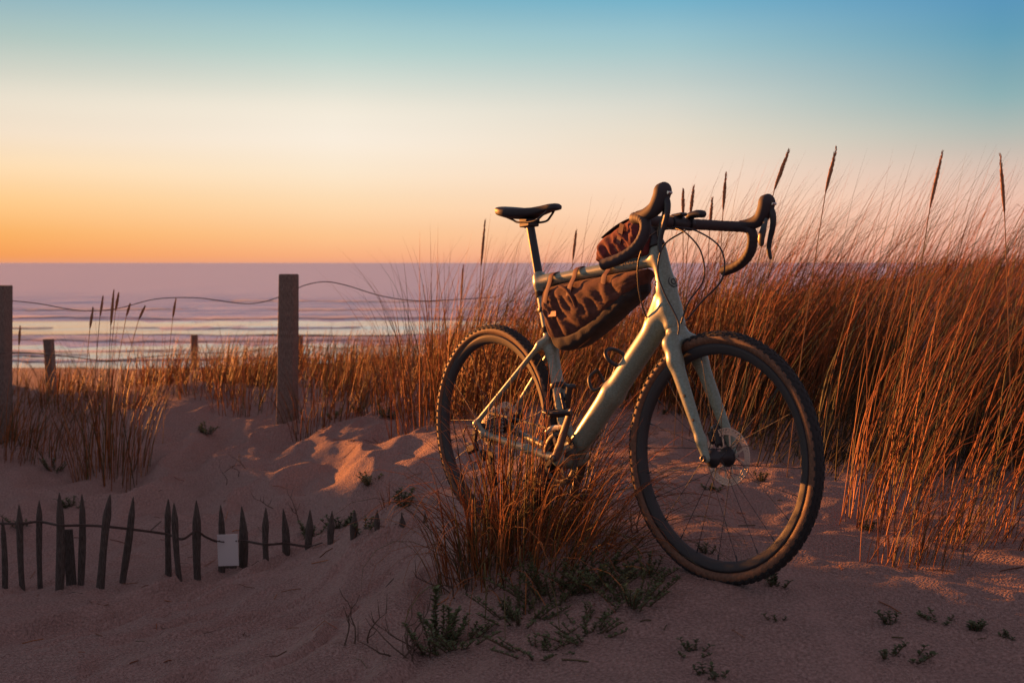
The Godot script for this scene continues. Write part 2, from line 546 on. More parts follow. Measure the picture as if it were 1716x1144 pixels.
# ---------------------------------------------------------------- a solid grown round bones
func grow(bones: Array, cell: float, k: float) -> Shape:   # bones: [a, b, ra, rb, lateral squeeze]; smooth union, surface nets
	var lo := Vector3.INF
	var hi := -Vector3.INF
	for b in bones:
		var r: float = maxf(b[2], b[3]) + cell * 3.0
		for p in [b[0], b[1]]:
			lo = lo.min(p - Vector3.ONE * r)
			hi = hi.max(p + Vector3.ONE * r)
	var nx := int((hi.x - lo.x) / cell) + 2
	var ny := int((hi.y - lo.y) / cell) + 2
	var nz := int((hi.z - lo.z) / cell) + 2
	var f := PackedFloat32Array()
	f.resize(nx * ny * nz)
	var marked := PackedByteArray()
	marked.resize(nx * ny * nz)
	var cells := PackedInt32Array()
	for b in bones:
		var a: Vector3 = b[0]
		var e: Vector3 = b[1]
		var steps := int(a.distance_to(e) / (cell * 2.0)) + 1
		for s in steps + 1:
			var t := float(s) / steps
			var p := (a.lerp(e, t) - lo) / cell
			var r := int(lerpf(b[2], b[3], t) / cell + 4.0)
			for z in range(maxi(int(p.z) - r, 0), mini(int(p.z) + r + 1, nz)):
				for y in range(maxi(int(p.y) - r, 0), mini(int(p.y) + r + 1, ny)):
					var row := (z * ny + y) * nx
					for x in range(maxi(int(p.x) - r, 0), mini(int(p.x) + r + 1, nx)):
						if marked[row + x] == 0:
							marked[row + x] = 1
							cells.append(row + x)
	var m := bones.size()
	var A := PackedVector3Array()
	var D := PackedVector3Array()
	var R := PackedFloat32Array()
	var R2 := PackedFloat32Array()
	var Z := PackedFloat32Array()
	var L2 := PackedFloat32Array()
	for b in bones:
		A.append(b[0])
		D.append(b[1] - b[0])
		R.append(b[2])
		R2.append(b[3])
		Z.append(1.0 / b[4])
		L2.append((b[1] - b[0]).length_squared())
	for q in cells:
		var x := q % nx
		var y := (q / nx) % ny
		var z := q / (nx * ny)
		var p := lo + Vector3(x, y, z) * cell
		var s := 0.0
		for b in m:
			var ap := p - A[b]
			var t := clampf(ap.dot(D[b]) / L2[b], 0.0, 1.0)
			var o := ap - D[b] * t
			o.z *= Z[b]
			var d := o.length() - lerpf(R[b], R2[b], t)
			if d < 0.06:
				s += exp(-d / k)
		f[q] = -k * log(s) if s > 0.0 else 0.06
	var out := Shape.new()
	var at := {}
	var corner := [0, 1, nx, nx + 1, nx * ny, nx * ny + 1, nx * ny + nx, nx * ny + nx + 1]
	for q in cells:
		var x := q % nx
		var y := (q / nx) % ny
		var z := q / (nx * ny)
		if x >= nx - 1 or y >= ny - 1 or z >= nz - 1:
			continue
		var ok := true
		var inside := 0
		for w in corner:
			if marked[q + w] == 0:
				ok = false
				break
			if f[q + w] < 0.0:
				inside += 1
		if not ok or inside == 0 or inside == 8:
			continue
		var sum := Vector3.ZERO
		var count := 0
		for e in [[0, 1], [2, 3], [4, 5], [6, 7], [0, 2], [1, 3], [4, 6], [5, 7], [0, 4], [1, 5], [2, 6], [3, 7]]:
			var fa := f[q + corner[e[0]]]
			var fb := f[q + corner[e[1]]]
			if (fa < 0.0) != (fb < 0.0):
				var t := fa / (fa - fb)
				var ca := Vector3(e[0] & 1, (e[0] >> 1) & 1, e[0] >> 2)
				var cb := Vector3(e[1] & 1, (e[1] >> 1) & 1, e[1] >> 2)
				sum += ca.lerp(cb, t)
				count += 1
		at[q] = out.v.size()
		out.v.append(lo + (Vector3(x, y, z) + sum / count) * cell)
		var g := Vector3.ZERO
		for w in 8:
			g += (Vector3(w & 1, (w >> 1) & 1, w >> 2) - Vector3.ONE * 0.5) * f[q + corner[w]]
		out.n.append(g.normalized())
	var step := [1, nx, nx * ny]
	for q in at:
		for axis in 3:
			var e: int = q + step[axis]
			if (f[q] < 0.0) == (f[e] < 0.0):
				continue
			var s1: int = step[(axis + 1) % 3]
			var s2: int = step[(axis + 2) % 3]
			if not (at.has(q - s1) and at.has(q - s2) and at.has(q - s1 - s2)):
				continue
			var k0: int = at[q]
			var k1: int = at[q - s1]
			var k2: int = at[q - s1 - s2]
			var k3: int = at[q - s2]
			if f[q] < 0.0:
				out.i.append_array(PackedInt32Array([k0, k2, k1, k0, k3, k2]))
			else:
				out.i.append_array(PackedInt32Array([k0, k1, k2, k0, k2, k3]))
	var agree := 0.0
	for t in range(0, out.i.size(), 3):
		agree += (out.v[out.i[t + 1]] - out.v[out.i[t]]).cross(out.v[out.i[t + 2]] - out.v[out.i[t]]).dot(out.n[out.i[t]])
	if agree > 0.0:
		for t in range(0, out.i.size(), 3):
			var x := out.i[t + 1]
			out.i[t + 1] = out.i[t + 2]
			out.i[t + 2] = x
	return out

# ---------------------------------------------------------------- materials
func make_materials() -> void:
	var s := mat(1, 1, 1, 0.95)
	s.albedo_color = lin(0.50, 0.345, 0.305)
	s.albedo_texture = noise_tex(0.10, 5, Color(0.66, 0.64, 0.62), Color(1, 1, 1), 1024, 5)
	s.uv1_triplanar = true
	s.uv1_world_triplanar = true
	s.uv1_scale = Vector3.ONE * 0.7
	s.heightmap_enabled = true
	s.heightmap_texture = noise_tex(0.13, 4, Color.BLACK, Color.WHITE, 1024, 8)
	s.heightmap_scale = 1.6
	s.heightmap_deep_parallax = false
	s.metallic_specular = 0.2
	M.sand = s
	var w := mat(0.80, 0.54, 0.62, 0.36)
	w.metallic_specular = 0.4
	w.normal_enabled = true
	w.normal_texture = noise_tex(0.012, 4, Color.BLACK, Color.WHITE, 1024, 12, true, FastNoiseLite.TYPE_SIMPLEX_SMOOTH, 6.0)
	w.normal_scale = 0.8
	w.uv1_triplanar = true
	w.uv1_world_triplanar = true
	w.uv1_scale = Vector3(0.05, 0.05, 0.12)
	M.water = w
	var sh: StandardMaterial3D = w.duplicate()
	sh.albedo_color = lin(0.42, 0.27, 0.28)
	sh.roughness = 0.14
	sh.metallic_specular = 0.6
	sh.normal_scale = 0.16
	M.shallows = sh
	M.foam = mat(0.8, 0.68, 0.66, 0.9)
	var g := mat(1, 1, 1, 0.6)
	g.vertex_color_use_as_albedo = true
	g.backlight_enabled = true
	g.backlight = Color(0.6, 0.6, 0.6)
	g.metallic_specular = 0.35
	M.grass = g
	var lf := mat(1, 1, 1, 0.55)
	lf.vertex_color_use_as_albedo = true
	lf.backlight_enabled = true
	lf.backlight = Color(0.7, 0.7, 0.7)
	M.leaf = lf
	var wd := mat(0.42, 0.34, 0.29, 0.9)
	wd.albedo_texture = noise_tex(0.03, 4, Color(0.55, 0.5, 0.47), Color(1, 1, 1), 512, 21)
	wd.uv1_triplanar = true
	wd.uv1_scale = Vector3(14, 1.6, 14)
	wd.heightmap_enabled = true
	wd.heightmap_texture = wd.albedo_texture
	wd.heightmap_scale = 1.6
	wd.heightmap_deep_parallax = false
	M.wood = wd
	var pk: StandardMaterial3D = wd.duplicate()
	pk.albedo_color = lin(0.17, 0.14, 0.12)
	M.picket = pk
	M.wire = mat(0.09, 0.06, 0.05, 0.7, 0.4)
	M.white = mat(0.62, 0.58, 0.56, 0.55)
	var p := mat(0.31, 0.405, 0.345, 0.42, 0.0)
	p.clearcoat_enabled = true
	p.clearcoat = 0.35
	p.clearcoat_roughness = 0.25
	p.albedo_texture = noise_tex(0.06, 5, Color(0.70, 0.67, 0.62), Color(1, 1, 1), 512, 31)
	p.uv1_triplanar = true
	p.uv1_scale = Vector3.ONE * 4.0
	M.paint = p
	M.rubber = mat(0.020, 0.019, 0.020, 0.8)
	var sw := mat(0.25, 0.12, 0.068, 0.65)
	sw.albedo_texture = noise_tex(0.03, 4, Color(0.62, 0.6, 0.58), Color(1, 1, 1), 512, 33)
	sw.uv1_triplanar = true
	sw.uv1_scale = Vector3.ONE * 5.0
	M.sidewall = sw
	M.rim = mat(0.035, 0.033, 0.035, 0.65)
	M.black = mat(0.022, 0.022, 0.026, 0.45)
	M.tape = mat(0.04, 0.032, 0.036, 0.7)
	M.saddle = mat(0.022, 0.022, 0.03, 0.55)
	M.steel = mat(0.55, 0.52, 0.5, 0.32, 0.95)
	M.rotor = mat(0.68, 0.50, 0.40, 0.4, 0.3)
	M.dark_metal = mat(0.09, 0.085, 0.085, 0.4, 0.7)
	M.crank = mat(0.13, 0.10, 0.09, 0.5, 0.2)
	M.print = mat(0.03, 0.03, 0.035, 0.5)
	var cv := mat(0.17, 0.06, 0.04, 0.92)
	cv.rim_enabled = true
	cv.rim = 0.3
	cv.albedo_texture = noise_tex(0.02, 5, Color(0.6, 0.58, 0.56), Color(1, 1, 1), 512, 41)
	cv.uv1_triplanar = true
	cv.uv1_scale = Vector3.ONE * 3.0
	cv.heightmap_enabled = true
	cv.heightmap_texture = noise_tex(0.25, 2, Color.BLACK, Color.WHITE, 512, 42)
	cv.heightmap_scale = 0.12
	cv.heightmap_deep_parallax = false
	M.canvas = cv
	var rc: StandardMaterial3D = cv.duplicate()
	rc.albedo_color = lin(0.24, 0.045, 0.045)
	M.red_canvas = rc
	var dc: StandardMaterial3D = cv.duplicate()
	dc.albedo_color = lin(0.045, 0.035, 0.034)
	M.dark_canvas = dc
	M.leather = mat(0.20, 0.075, 0.05, 0.7)
	M.patch = mat(0.55, 0.20, 0.14, 0.6)
	M.twig = mat(0.10, 0.065, 0.045, 0.9)
	var sd := mat(1, 1, 1, 0.85)
	sd.vertex_color_use_as_albedo = true
	M.seed = sd

# ---------------------------------------------------------------- the bicycle
func z_up(dir: Vector3) -> Basis:   # a basis whose z runs along «dir»
	var z := dir.normalized()
	var x := Vector3.UP.cross(z)
	if x.length() < 0.01:
		x = Vector3.RIGHT
	x = x.normalized()
	return Basis(x, z.cross(x), z)

func toothed(teeth: int, r: float, depth: float) -> PackedVector2Array:
	var o := PackedVector2Array()
	for k in teeth * 4:
		var w := TAU * k / (teeth * 4)
		o.append(Vector2.from_angle(w) * (r + (depth if k % 4 in [0, 1] else 0.0)))
	return o

func wheel(called: String, at: Transform3D, rear: bool) -> void:
	var w := Node3D.new()
	w.name = called
	bike.add_child(w, true)
	w.transform = at
	var tread := Shape.new()
	var prof := []
	for k in 13:
		var a := deg_to_rad(-62.0 + 124.0 * k / 12)
		prof.append(Vector2(0.3275 + 0.0192 * cos(a), 0.0190 * sin(a)))
	for k in range(12, -1, -1):
		var a := deg_to_rad(-62.0 + 124.0 * k / 12)
		prof.append(Vector2(0.3275 + 0.0165 * cos(a), 0.0170 * sin(a)))
	tread.lathe(prof, 120, true)
	obj("tyre", tread, M.rubber, w)
	for s in [-1.0, 1.0]:
		var side := Shape.new()
		var pr := []
		for k in 7:
			var a := deg_to_rad(60.0 + 92.0 * k / 6)
			pr.append(Vector2(0.3275 + 0.0192 * cos(a), s * 0.0186 * sin(a)))
		for k in range(6, -1, -1):
			var a := deg_to_rad(60.0 + 92.0 * k / 6)
			pr.append(Vector2(0.3275 + 0.0165 * cos(a), s * 0.0170 * sin(a)))
		side.lathe(pr, 120, true)
		obj("tan_sidewall", side, M.sidewall, w)
	var knobs := Shape.new()
	for k in 84:
		for row in [[-64.0, 0.0, 0.0062], [-40.0, 0.5, 0.005], [-14.0, 0.0, 0.005], [14.0, 0.5, 0.005], [40.0, 0.0, 0.005], [64.0, 0.5, 0.0062]]:
			var a: float = TAU * (k + row[1]) / 84.0
			var q := deg_to_rad(row[0])
			var out := Vector3(cos(a) * cos(q), sin(a) * cos(q), sin(q))
			var along := Vector3(-sin(a), cos(a), 0)
			var p := Vector3(cos(a), sin(a), 0) * 0.3275 + out * 0.0197
			knobs.box(p, Vector3(0.011 if absf(row[0]) < 60 else 0.009, row[2], 0.0030), Basis(along, out.cross(along), out), 0.12)
	obj("tread_knobs", knobs, M.rubber, w).set_meta("kind", "stuff")
	var rim := Shape.new()
	rim.lathe([Vector2(0.283, -0.004), Vector2(0.283, 0.004), Vector2(0.290, 0.0105), Vector2(0.305, 0.0135), Vector2(0.3135, 0.0135), Vector2(0.3135, -0.0135), Vector2(0.305, -0.0135), Vector2(0.290, -0.0105)], 120, true)
	obj("rim", rim, M.rim, w)
	var hub := Shape.new()
	var hw := 0.045 if rear else 0.040
	hub.lathe([Vector2(0.0, -hw - 0.012), Vector2(0.011, -hw - 0.012), Vector2(0.013, -hw - 0.004), Vector2(0.028, -hw + 0.006), Vector2(0.028, -hw + 0.010), Vector2(0.016, -hw + 0.020), Vector2(0.015, hw - 0.026), Vector2(0.027, hw - 0.014), Vector2(0.027, hw - 0.010), Vector2(0.013, hw), Vector2(0.011, hw + 0.012), Vector2(0.0, hw + 0.012)], 28)
	obj("hub", hub, M.black, w)
	for k in 24:
		var sgn := 1.0 if k % 2 == 0 else -1.0
		var a := TAU * (k + 0.5) / 24.0
		var b := a + (0.95 if (k / 2) % 2 == 0 else -0.95)
		var sp := Shape.new()
		sp.tube([Vector3(cos(b) * 0.025, sin(b) * 0.025, sgn * (hw - 0.012)), Vector3(cos(a) * 0.284, sin(a) * 0.284, sgn * 0.003)], 0.00095, 5)
		sp.tube([Vector3(cos(a) * 0.268, sin(a) * 0.268, sgn * 0.0032), Vector3(cos(a) * 0.285, sin(a) * 0.285, sgn * 0.003)], 0.0019, 6)
		obj("spoke", sp, M.black, w)
	var ro := Shape.new()
	var zr := -0.050 if rear else -0.033
	var N := 40
	for band in [[0.0800, 0.0765], [0.0710, 0.0685], [0.0640, 0.0605]]:
		ro.lathe([Vector2(band[0], zr - 0.0009), Vector2(band[0], zr + 0.0009), Vector2(band[1], zr + 0.0009), Vector2(band[1], zr - 0.0009)], 80, true)
	for k in N:
		for d in [[0.0775, 0.0697, 0.6], [0.0688, 0.0622, -0.7]]:
			var a := TAU * k / N
			var b: float = a + TAU / N * d[2]
			var p: Vector3 = Vector3(cos(a), sin(a), 0) * d[0] + Vector3(0, 0, zr)
			var q: Vector3 = Vector3(cos(b), sin(b), 0) * d[1] + Vector3(0, 0, zr)
			ro.box((p + q) / 2, Vector3(0.0017, 0.0058 if k % 4 else 0.008, p.distance_to(q)), Basis(Vector3(0, 0, 1), Vector3(0, 0, 1).cross((q - p).normalized()), (q - p).normalized()), 0.1)
	for k in 6:
		var a := TAU * k / 6.0
		for d in [-0.32, 0.32]:
			var p := Vector3(cos(a), sin(a), 0) * 0.022 + Vector3(0, 0, zr)
			var q := Vector3(cos(a + d), sin(a + d), 0) * 0.0625 + Vector3(0, 0, zr)
			ro.box((p + q) / 2, Vector3(0.0017, 0.005, p.distance_to(q)), Basis(Vector3(0, 0, 1), Vector3(0, 0, 1).cross((q - p).normalized()), (q - p).normalized()), 0.1)
	ro.disc(0.026, 0.006, Basis(), Vector3(0, 0, zr), 24)
	obj("brake_rotor", ro, M.rotor, w)
	if rear:
		for k in 10:
			var c := Shape.new()
			var teeth := 11 + int(round(k * 2.5))
			c.plate(toothed(teeth, teeth * 0.0127 / TAU - 0.003, 0.006), -0.0008, 0.0008, Basis(), Vector3(0, 0, 0.046 - k * 0.0037))
			obj("sprocket", c, M.steel, w)

func make_bike() -> void:
	bike_at = Transform3D(Basis(Vector3(0.5946, 0.0231, 0.8037), Vector3(0.0084, 0.9994, -0.0349), Vector3(-0.8040, 0.0275, 0.5940)).orthonormalized(), Vector3(0.1851, -0.6132, -3.9128))
	bike = thing("bicycle", "pale sage green gravel bicycle with drop handlebars standing in the dune grass", "bicycle")
	bike.transform = bike_at
	var head := Vector3(0.3889, 0.6512, 0)
	var d := Vector3(0.3189, -0.9478, 0)
	var turn := Basis(d, -0.0383)
	steer = Transform3D(turn, head - turn * head)
	var RA := Vector3(-0.415, 0.065, 0)
	var FA := Vector3(0.6442, 0.065, 0)
	# frame
	var bones := [
		[Vector3(-0.155, 0.556, 0), Vector3(0.378, 0.613, 0), 0.0175, 0.0205, 1.05],
		[Vector3(-0.171, 0.572, 0), Vector3(-0.10, 0.335, 0), 0.0195, 0.0185, 1.0],
		[Vector3(-0.10, 0.335, 0), Vector3(0, 0, 0), 0.0185, 0.022, 1.1],
		[head + d * 0.012, head + d * 0.13, 0.0245, 0.0255, 1.0],
		[head + d * 0.13, head + d * 0.238, 0.0255, 0.0315, 0.98],
		[Vector3(0.440, 0.472, 0), Vector3(0.20, 0.214, 0), 0.036, 0.0365, 0.85],
		[Vector3(0.20, 0.214, 0), Vector3(0.0, 0.0, 0), 0.0365, 0.034, 0.95],
		[Vector3(0.425, 0.55, 0), Vector3(0.385, 0.43, 0), 0.022, 0.034, 0.8],
		[Vector3(0, 0, -0.040), Vector3(0, 0, 0.040), 0.029, 0.029, 1.0],
		[Vector3(-0.155, 0.55, 0), Vector3(-0.10, 0.562, 0), 0.022, 0.019, 1.0],
	]
	for s in [-1.0, 1.0]:
		bones.append_array([
			[Vector3(-0.02, -0.006, s * 0.034), Vector3(-0.17, 0.012, s * 0.043), 0.016, 0.012, 0.9],
			[Vector3(-0.17, 0.012, s * 0.043), Vector3(-0.385, 0.045, s * 0.066), 0.012, 0.0105, 0.9],
			[Vector3(-0.385, 0.045, s * 0.066), Vector3(-0.425, 0.072, s * 0.067), 0.011, 0.013, 0.7],
			[Vector3(-0.098, 0.372, s * 0.020), Vector3(-0.125, 0.352, s * 0.030), 0.011, 0.010, 0.9],
			[Vector3(-0.125, 0.352, s * 0.030), Vector3(-0.428, 0.075, s * 0.067), 0.0095, 0.0088, 0.9],
		])
	obj("frame", grow(bones, 0.0045, 0.007), M.paint, bike)
	# fork
	var fb := [[head + d * 0.256, head + d * 0.285, 0.028, 0.026, 1.0]]
	for s in [-1.0, 1.0]:
		fb.append_array([
			[head + d * 0.272, Vector3(0.492, 0.372, s * 0.040), 0.026, 0.0255, 0.85],
			[Vector3(0.492, 0.372, s * 0.040), Vector3(0.518, 0.325, s * 0.051), 0.0255, 0.0235, 0.8],
			[Vector3(0.518, 0.325, s * 0.051), Vector3(0.628, 0.112, s * 0.058), 0.0235, 0.0150, 0.75],
			[Vector3(0.628, 0.112, s * 0.058), Vector3(0.646, 0.066, s * 0.056), 0.0150, 0.0130, 0.75],
		])
	obj("fork", grow(fb, 0.004, 0.006), M.paint, bike).transform = steer
	for p in [Vector3(0.608, 0.168, 0.0705), Vector3(0.575, 0.232, 0.0722)]:
		var bolt := Shape.new()
		bolt.disc(0.0042, 0.003, Basis(), p, 12)
		obj("fork_bolt", bolt, M.black, bike).transform = steer
	var hs := Shape.new()
	hs.lathe([Vector2(0.0, 0.0), Vector2(0.027, 0.0), Vector2(0.027, 0.006), Vector2(0.0, 0.006)], 28, false, z_up(d), head + d * 0.247)
	obj("headset_ring", hs, M.black, bike)
	wheel("front_wheel", steer * Transform3D(Basis(Vector3(0, 0, 1), 0.13), FA), false)
	wheel("rear_wheel", Transform3D(Basis(Vector3(0, 0, 1), 0.4), RA), true)
	for a in [[steer * (FA + Vector3(0, 0, 0.066)), "axle"], [steer * (FA - Vector3(0, 0, 0.066)), "axle"], [RA + Vector3(0, 0, 0.074), "axle"], [RA - Vector3(0, 0, 0.074), "axle"]]:
		var ax := Shape.new()
		ax.lathe([Vector2(0.0, -0.003), Vector2(0.0085, -0.003), Vector2(0.0095, 0.0), Vector2(0.0085, 0.004), Vector2(0.005, 0.004), Vector2(0.0045, -0.001), Vector2(0.0, -0.001)], 20, false, Basis(), a[0])
		obj(a[1], ax, M.dark_metal, bike)
	# seat post, clamp, saddle
	var sd := Vector3(-0.2868, 0.958, 0)
	var top := sd * 0.778
	var post := Shape.new()
	post.tube([sd * 0.55, sd * 0.765], 0.0142, 20)
	obj("seatpost", post, M.black, bike)
	var collar := Shape.new()
	collar.lathe([Vector2(0.0195, 0.0), Vector2(0.0225, 0.002), Vector2(0.0225, 0.013), Vector2(0.0195, 0.015)], 24, true, z_up(sd), sd * 0.478)
	collar.box(sd * 0.485 + Vector3(-0.024, 0, 0), Vector3(0.016, 0.014, 0.022))
	obj("seat_collar", collar, M.black, bike)
	var clamp_ := Shape.new()
	clamp_.box(top + Vector3(-0.004, -0.002, 0), Vector3(0.052, 0.014, 0.044), Basis(Vector3(0, 0, 1), 0.06))
	clamp_.box(top + Vector3(-0.002, 0.012, 0), Vector3(0.040, 0.010, 0.056))
	clamp_.tube([top + Vector3(-0.026, -0.012, 0), top + Vector3(-0.026, 0.022, 0)], 0.0035, 8)
	obj("seat_clamp", clamp_, M.black, bike)
	var prof := [[-0.352, 0.030, 0.801, 0.016], [-0.345, 0.055, 0.806, 0.026], [-0.325, 0.070, 0.808, 0.036], [-0.295, 0.073, 0.805, 0.040], [-0.26, 0.066, 0.801, 0.038], [-0.225, 0.050, 0.798, 0.034], [-0.19, 0.034, 0.798, 0.030], [-0.15, 0.025, 0.801, 0.027], [-0.11, 0.0215, 0.805, 0.024], [-0.085, 0.019, 0.805, 0.022], [-0.072, 0.013, 0.800, 0.016], [-0.067, 0.005, 0.793, 0.006]]
	var rings := []
	for p in prof:
		var ring := PackedVector3Array()
		for k in 24:
			var w := TAU * k / 24.0
			var y := sin(w)
			var h: float = p[3]
			ring.append(Vector3(p[0], p[2] - h * 0.35 + (pow(absf(y), 0.8) * h * 0.35 if y > 0 else -pow(absf(y), 0.5) * h * 0.65), signf(cos(w)) * pow(absf(cos(w)), 0.75) * p[1]))
		rings.append(ring)
	var saddle := Shape.new()
	saddle.loft(rings)
	var sdl := obj("saddle", saddle, M.saddle, bike)
	for s in [-1.0, 1.0]:
		var rail := Shape.new()
		rail.tube(curve([Vector3(-0.325, 0.778, s * 0.036), Vector3(-0.285, 0.762, s * 0.026), Vector3(-0.255, 0.752, s * 0.022), Vector3(-0.17, 0.752, s * 0.022), Vector3(-0.135, 0.768, s * 0.018), Vector3(-0.105, 0.790, s * 0.012)], 5), 0.0037, 8)
		obj("saddle_rail", rail, M.dark_metal, sdl)
	# cockpit
	var cone := Shape.new()
	cone.lathe([Vector2(0.0, 0.002), Vector2(0.0245, 0.002), Vector2(0.024, -0.006), Vector2(0.0185, -0.026), Vector2(0.0175, -0.05), Vector2(0.0175, -0.082), Vector2(0.015, -0.086), Vector2(0.0, -0.086)], 28, false, z_up(d), head)
	obj("headset_spacer", cone, M.black, bike)
	var stem := Shape.new()
	var st0 := head - d * 0.058
	stem.tube([st0 - d * 0.022, st0 + d * 0.022], 0.021, 20)
	stem.tube([st0, st0 + Vector3(0.035, 0.006, 0), Vector3(0.458, 0.716, 0)], [0.018, 0.0155, 0.0165], 18)
	stem.tube([Vector3(0.462, 0.716, -0.024), Vector3(0.462, 0.716, 0.024)], 0.0205, 20)
	obj("stem", stem, M.black, bike).transform = steer
	var bar := Shape.new()
	var half := [Vector3(0.462, 0.716, 0), Vector3(0.463, 0.716, 0.06), Vector3(0.468, 0.717, 0.12), Vector3(0.477, 0.717, 0.17), Vector3(0.500, 0.716, 0.201), Vector3(0.534, 0.713, 0.212), Vector3(0.553, 0.702, 0.215), Vector3(0.558, 0.679, 0.218), Vector3(0.547, 0.648, 0.224), Vector3(0.522, 0.623, 0.231), Vector3(0.482, 0.603, 0.239), Vector3(0.424, 0.588, 0.246)]
	var full := []
	for k in range(half.size() - 1, 0, -1):
		full.append(half[k] * Vector3(1, 1, -1))
	full.append_array(half)
	var path := curve(full, 8)
	var radii := []
	for p in path:
		radii.append(0.0158 if absf(p.z) < 0.04 else 0.0138 if absf(p.z) < 0.055 else 0.0156 + 0.0004 * sin(float(radii.size()) * 1.9))
	bar.tube(path, radii, 14)
	obj("handlebar", bar, M.tape, bike).transform = steer
	for s in [-1.0, 1.0]:
		var hood := Shape.new()
		var hp := curve([Vector3(0.520, 0.716, s * 0.209), Vector3(0.555, 0.722, s * 0.213), Vector3(0.588, 0.736, s * 0.214), Vector3(0.606, 0.760, s * 0.212), Vector3(0.613, 0.779, s * 0.211), Vector3(0.616, 0.793, s * 0.210), Vector3(0.617, 0.800, s * 0.210), Vector3(0.6172, 0.8044, s * 0.210)], 5)
		var hr := []
		for k in hp.size():
			var t := float(k) / (hp.size() - 1)
			hr.append((0.0175 + 0.0085 * smoothstep(0.0, 0.45, t) - 0.002 * sin(t * PI * 2.0)) * sqrt(maxf(0.03, 1.0 - pow(clampf((hp[k].y - 0.776) / 0.0285, 0.0, 1.0), 2.0))))
		hood.tube(hp, hr, 18, true, 0.82)
		obj("brake_hood", hood, M.tape, bike).transform = steer
		var lever := Shape.new()
		lever.tube(curve([Vector3(0.622, 0.768, s * 0.212), Vector3(0.634, 0.745, s * 0.213), Vector3(0.634, 0.715, s * 0.215), Vector3(0.622, 0.675, s * 0.218), Vector3(0.616, 0.645, s * 0.221), Vector3(0.622, 0.618, s * 0.224)], 4), [0.010, 0.0105, 0.011, 0.011, 0.011, 0.0105, 0.010, 0.0098, 0.0095, 0.009, 0.009, 0.0085, 0.008, 0.008, 0.0078, 0.0075, 0.0075, 0.0075, 0.007, 0.006, 0.004], 10, true, 0.75)
		var lv := obj("brake_lever", lever, M.black, bike)
		lv.transform = steer
		var shift := Shape.new()
		shift.tube(curve([Vector3(0.618, 0.735, s * 0.205), Vector3(0.610, 0.705, s * 0.203), Vector3(0.602, 0.675, s * 0.203), Vector3(0.604, 0.655, s * 0.205)], 3), [0.006, 0.008, 0.009, 0.011, 0.012, 0.012, 0.012, 0.011, 0.009, 0.005], 10, true, 0.35)
		obj("shift_paddle", shift, M.dark_metal, lv)
		var badge := Shape.new()
		badge.tube([Vector3(0.6385, 0.775, s * 0.203), Vector3(0.6395, 0.775, s * 0.219)], 0.004, 8)
		obj("hood_badge", badge, M.steel, bike).transform = steer
	var unit := Shape.new()
	unit.box(Vector3(0.468, 0.738, -0.004), Vector3(0.045, 0.010, 0.026), Basis(Vector3(0, 0, 1), 0.1), 0.3)
	unit.box(Vector3(0.462, 0.731, -0.004), Vector3(0.014, 0.014, 0.018))
	obj("computer_mount", unit, M.black, bike).transform = steer
	var light := Shape.new()
	light.tube(curve([Vector3(0.455, 0.737, -0.052), Vector3(0.49, 0.744, -0.054), Vector3(0.522, 0.741, -0.056)], 4), [0.007, 0.010, 0.011, 0.011, 0.0115, 0.011, 0.011, 0.010, 0.004], 12, true, 1.0)
	light.lathe([Vector2(0.0165, -0.006), Vector2(0.0195, -0.006), Vector2(0.0195, 0.006), Vector2(0.0165, 0.006)], 20, true, Basis(), Vector3(0.463, 0.716, -0.053))
	obj("bar_light", light, M.black, bike).transform = steer
	# cables
	for c in [
		[Vector3(0.478, 0.702, 0.03), Vector3(0.545, 0.690, 0.0), Vector3(0.606, 0.640, -0.035), Vector3(0.606, 0.560, -0.045), Vector3(0.548, 0.490, -0.020), Vector3(0.520, 0.438, 0.010)],
		[Vector3(0.480, 0.700, 0.02), Vector3(0.540, 0.680, 0.03), Vector3(0.575, 0.630, 0.01), Vector3(0.572, 0.555, -0.005), Vector3(0.530, 0.490, 0.012), Vector3(0.512, 0.430, 0.022)],
		[Vector3(0.480, 0.700, -0.02), Vector3(0.520, 0.690, 0.02), Vector3(0.470, 0.650, 0.052), Vector3(0.450, 0.580, 0.055), Vector3(0.470, 0.520, 0.05), Vector3(0.510, 0.440, 0.033), Vector3(0.520, 0.40, 0.04)],
		[Vector3(0.470, 0.700, 0.05), Vector3(0.430, 0.670, 0.075), Vector3(0.388, 0.610, 0.072), Vector3(0.372, 0.540, 0.058), Vector3(0.372, 0.480, 0.042), Vector3(0.378, 0.447, 0.030)],
	]:
		var cable := Shape.new()
		cable.tube(curve(c, 8), 0.0024, 8)
		obj("cable", cable, M.black, bike)
	var port := Shape.new()
	port.disc(0.0072, 0.004, z_up(Vector3(-0.25, -0.05, 1)), Vector3(0.373, 0.442, 0.0262), 14)
	obj("cable_port", port, M.black, bike)
	# drivetrain
	var ring := Shape.new()
	ring.lathe([Vector2(0.0815, 0.0435), Vector2(0.0815, 0.0460), Vector2(0.069, 0.0470), Vector2(0.069, 0.0425)], 60, true)
	for k in 40:
		var w := TAU * k / 40.0
		ring.box(Vector3(cos(w) * 0.0825, sin(w) * 0.0825, 0.0447), Vector3(0.005, 0.0055, 0.002), Basis(Vector3(0, 0, 1), w), 0.2)
	for k in 4:
		var w := TAU * k / 4.0 + 0.4
		ring.box(Vector3(cos(w) * 0.045, sin(w) * 0.045, 0.0455), Vector3(0.055, 0.016, 0.005), Basis(Vector3(0, 0, 1), w), 0.25)
	obj("chainring", ring, M.dark_metal, bike)
	var tip := Vector3(0.083, 0.148, 0)
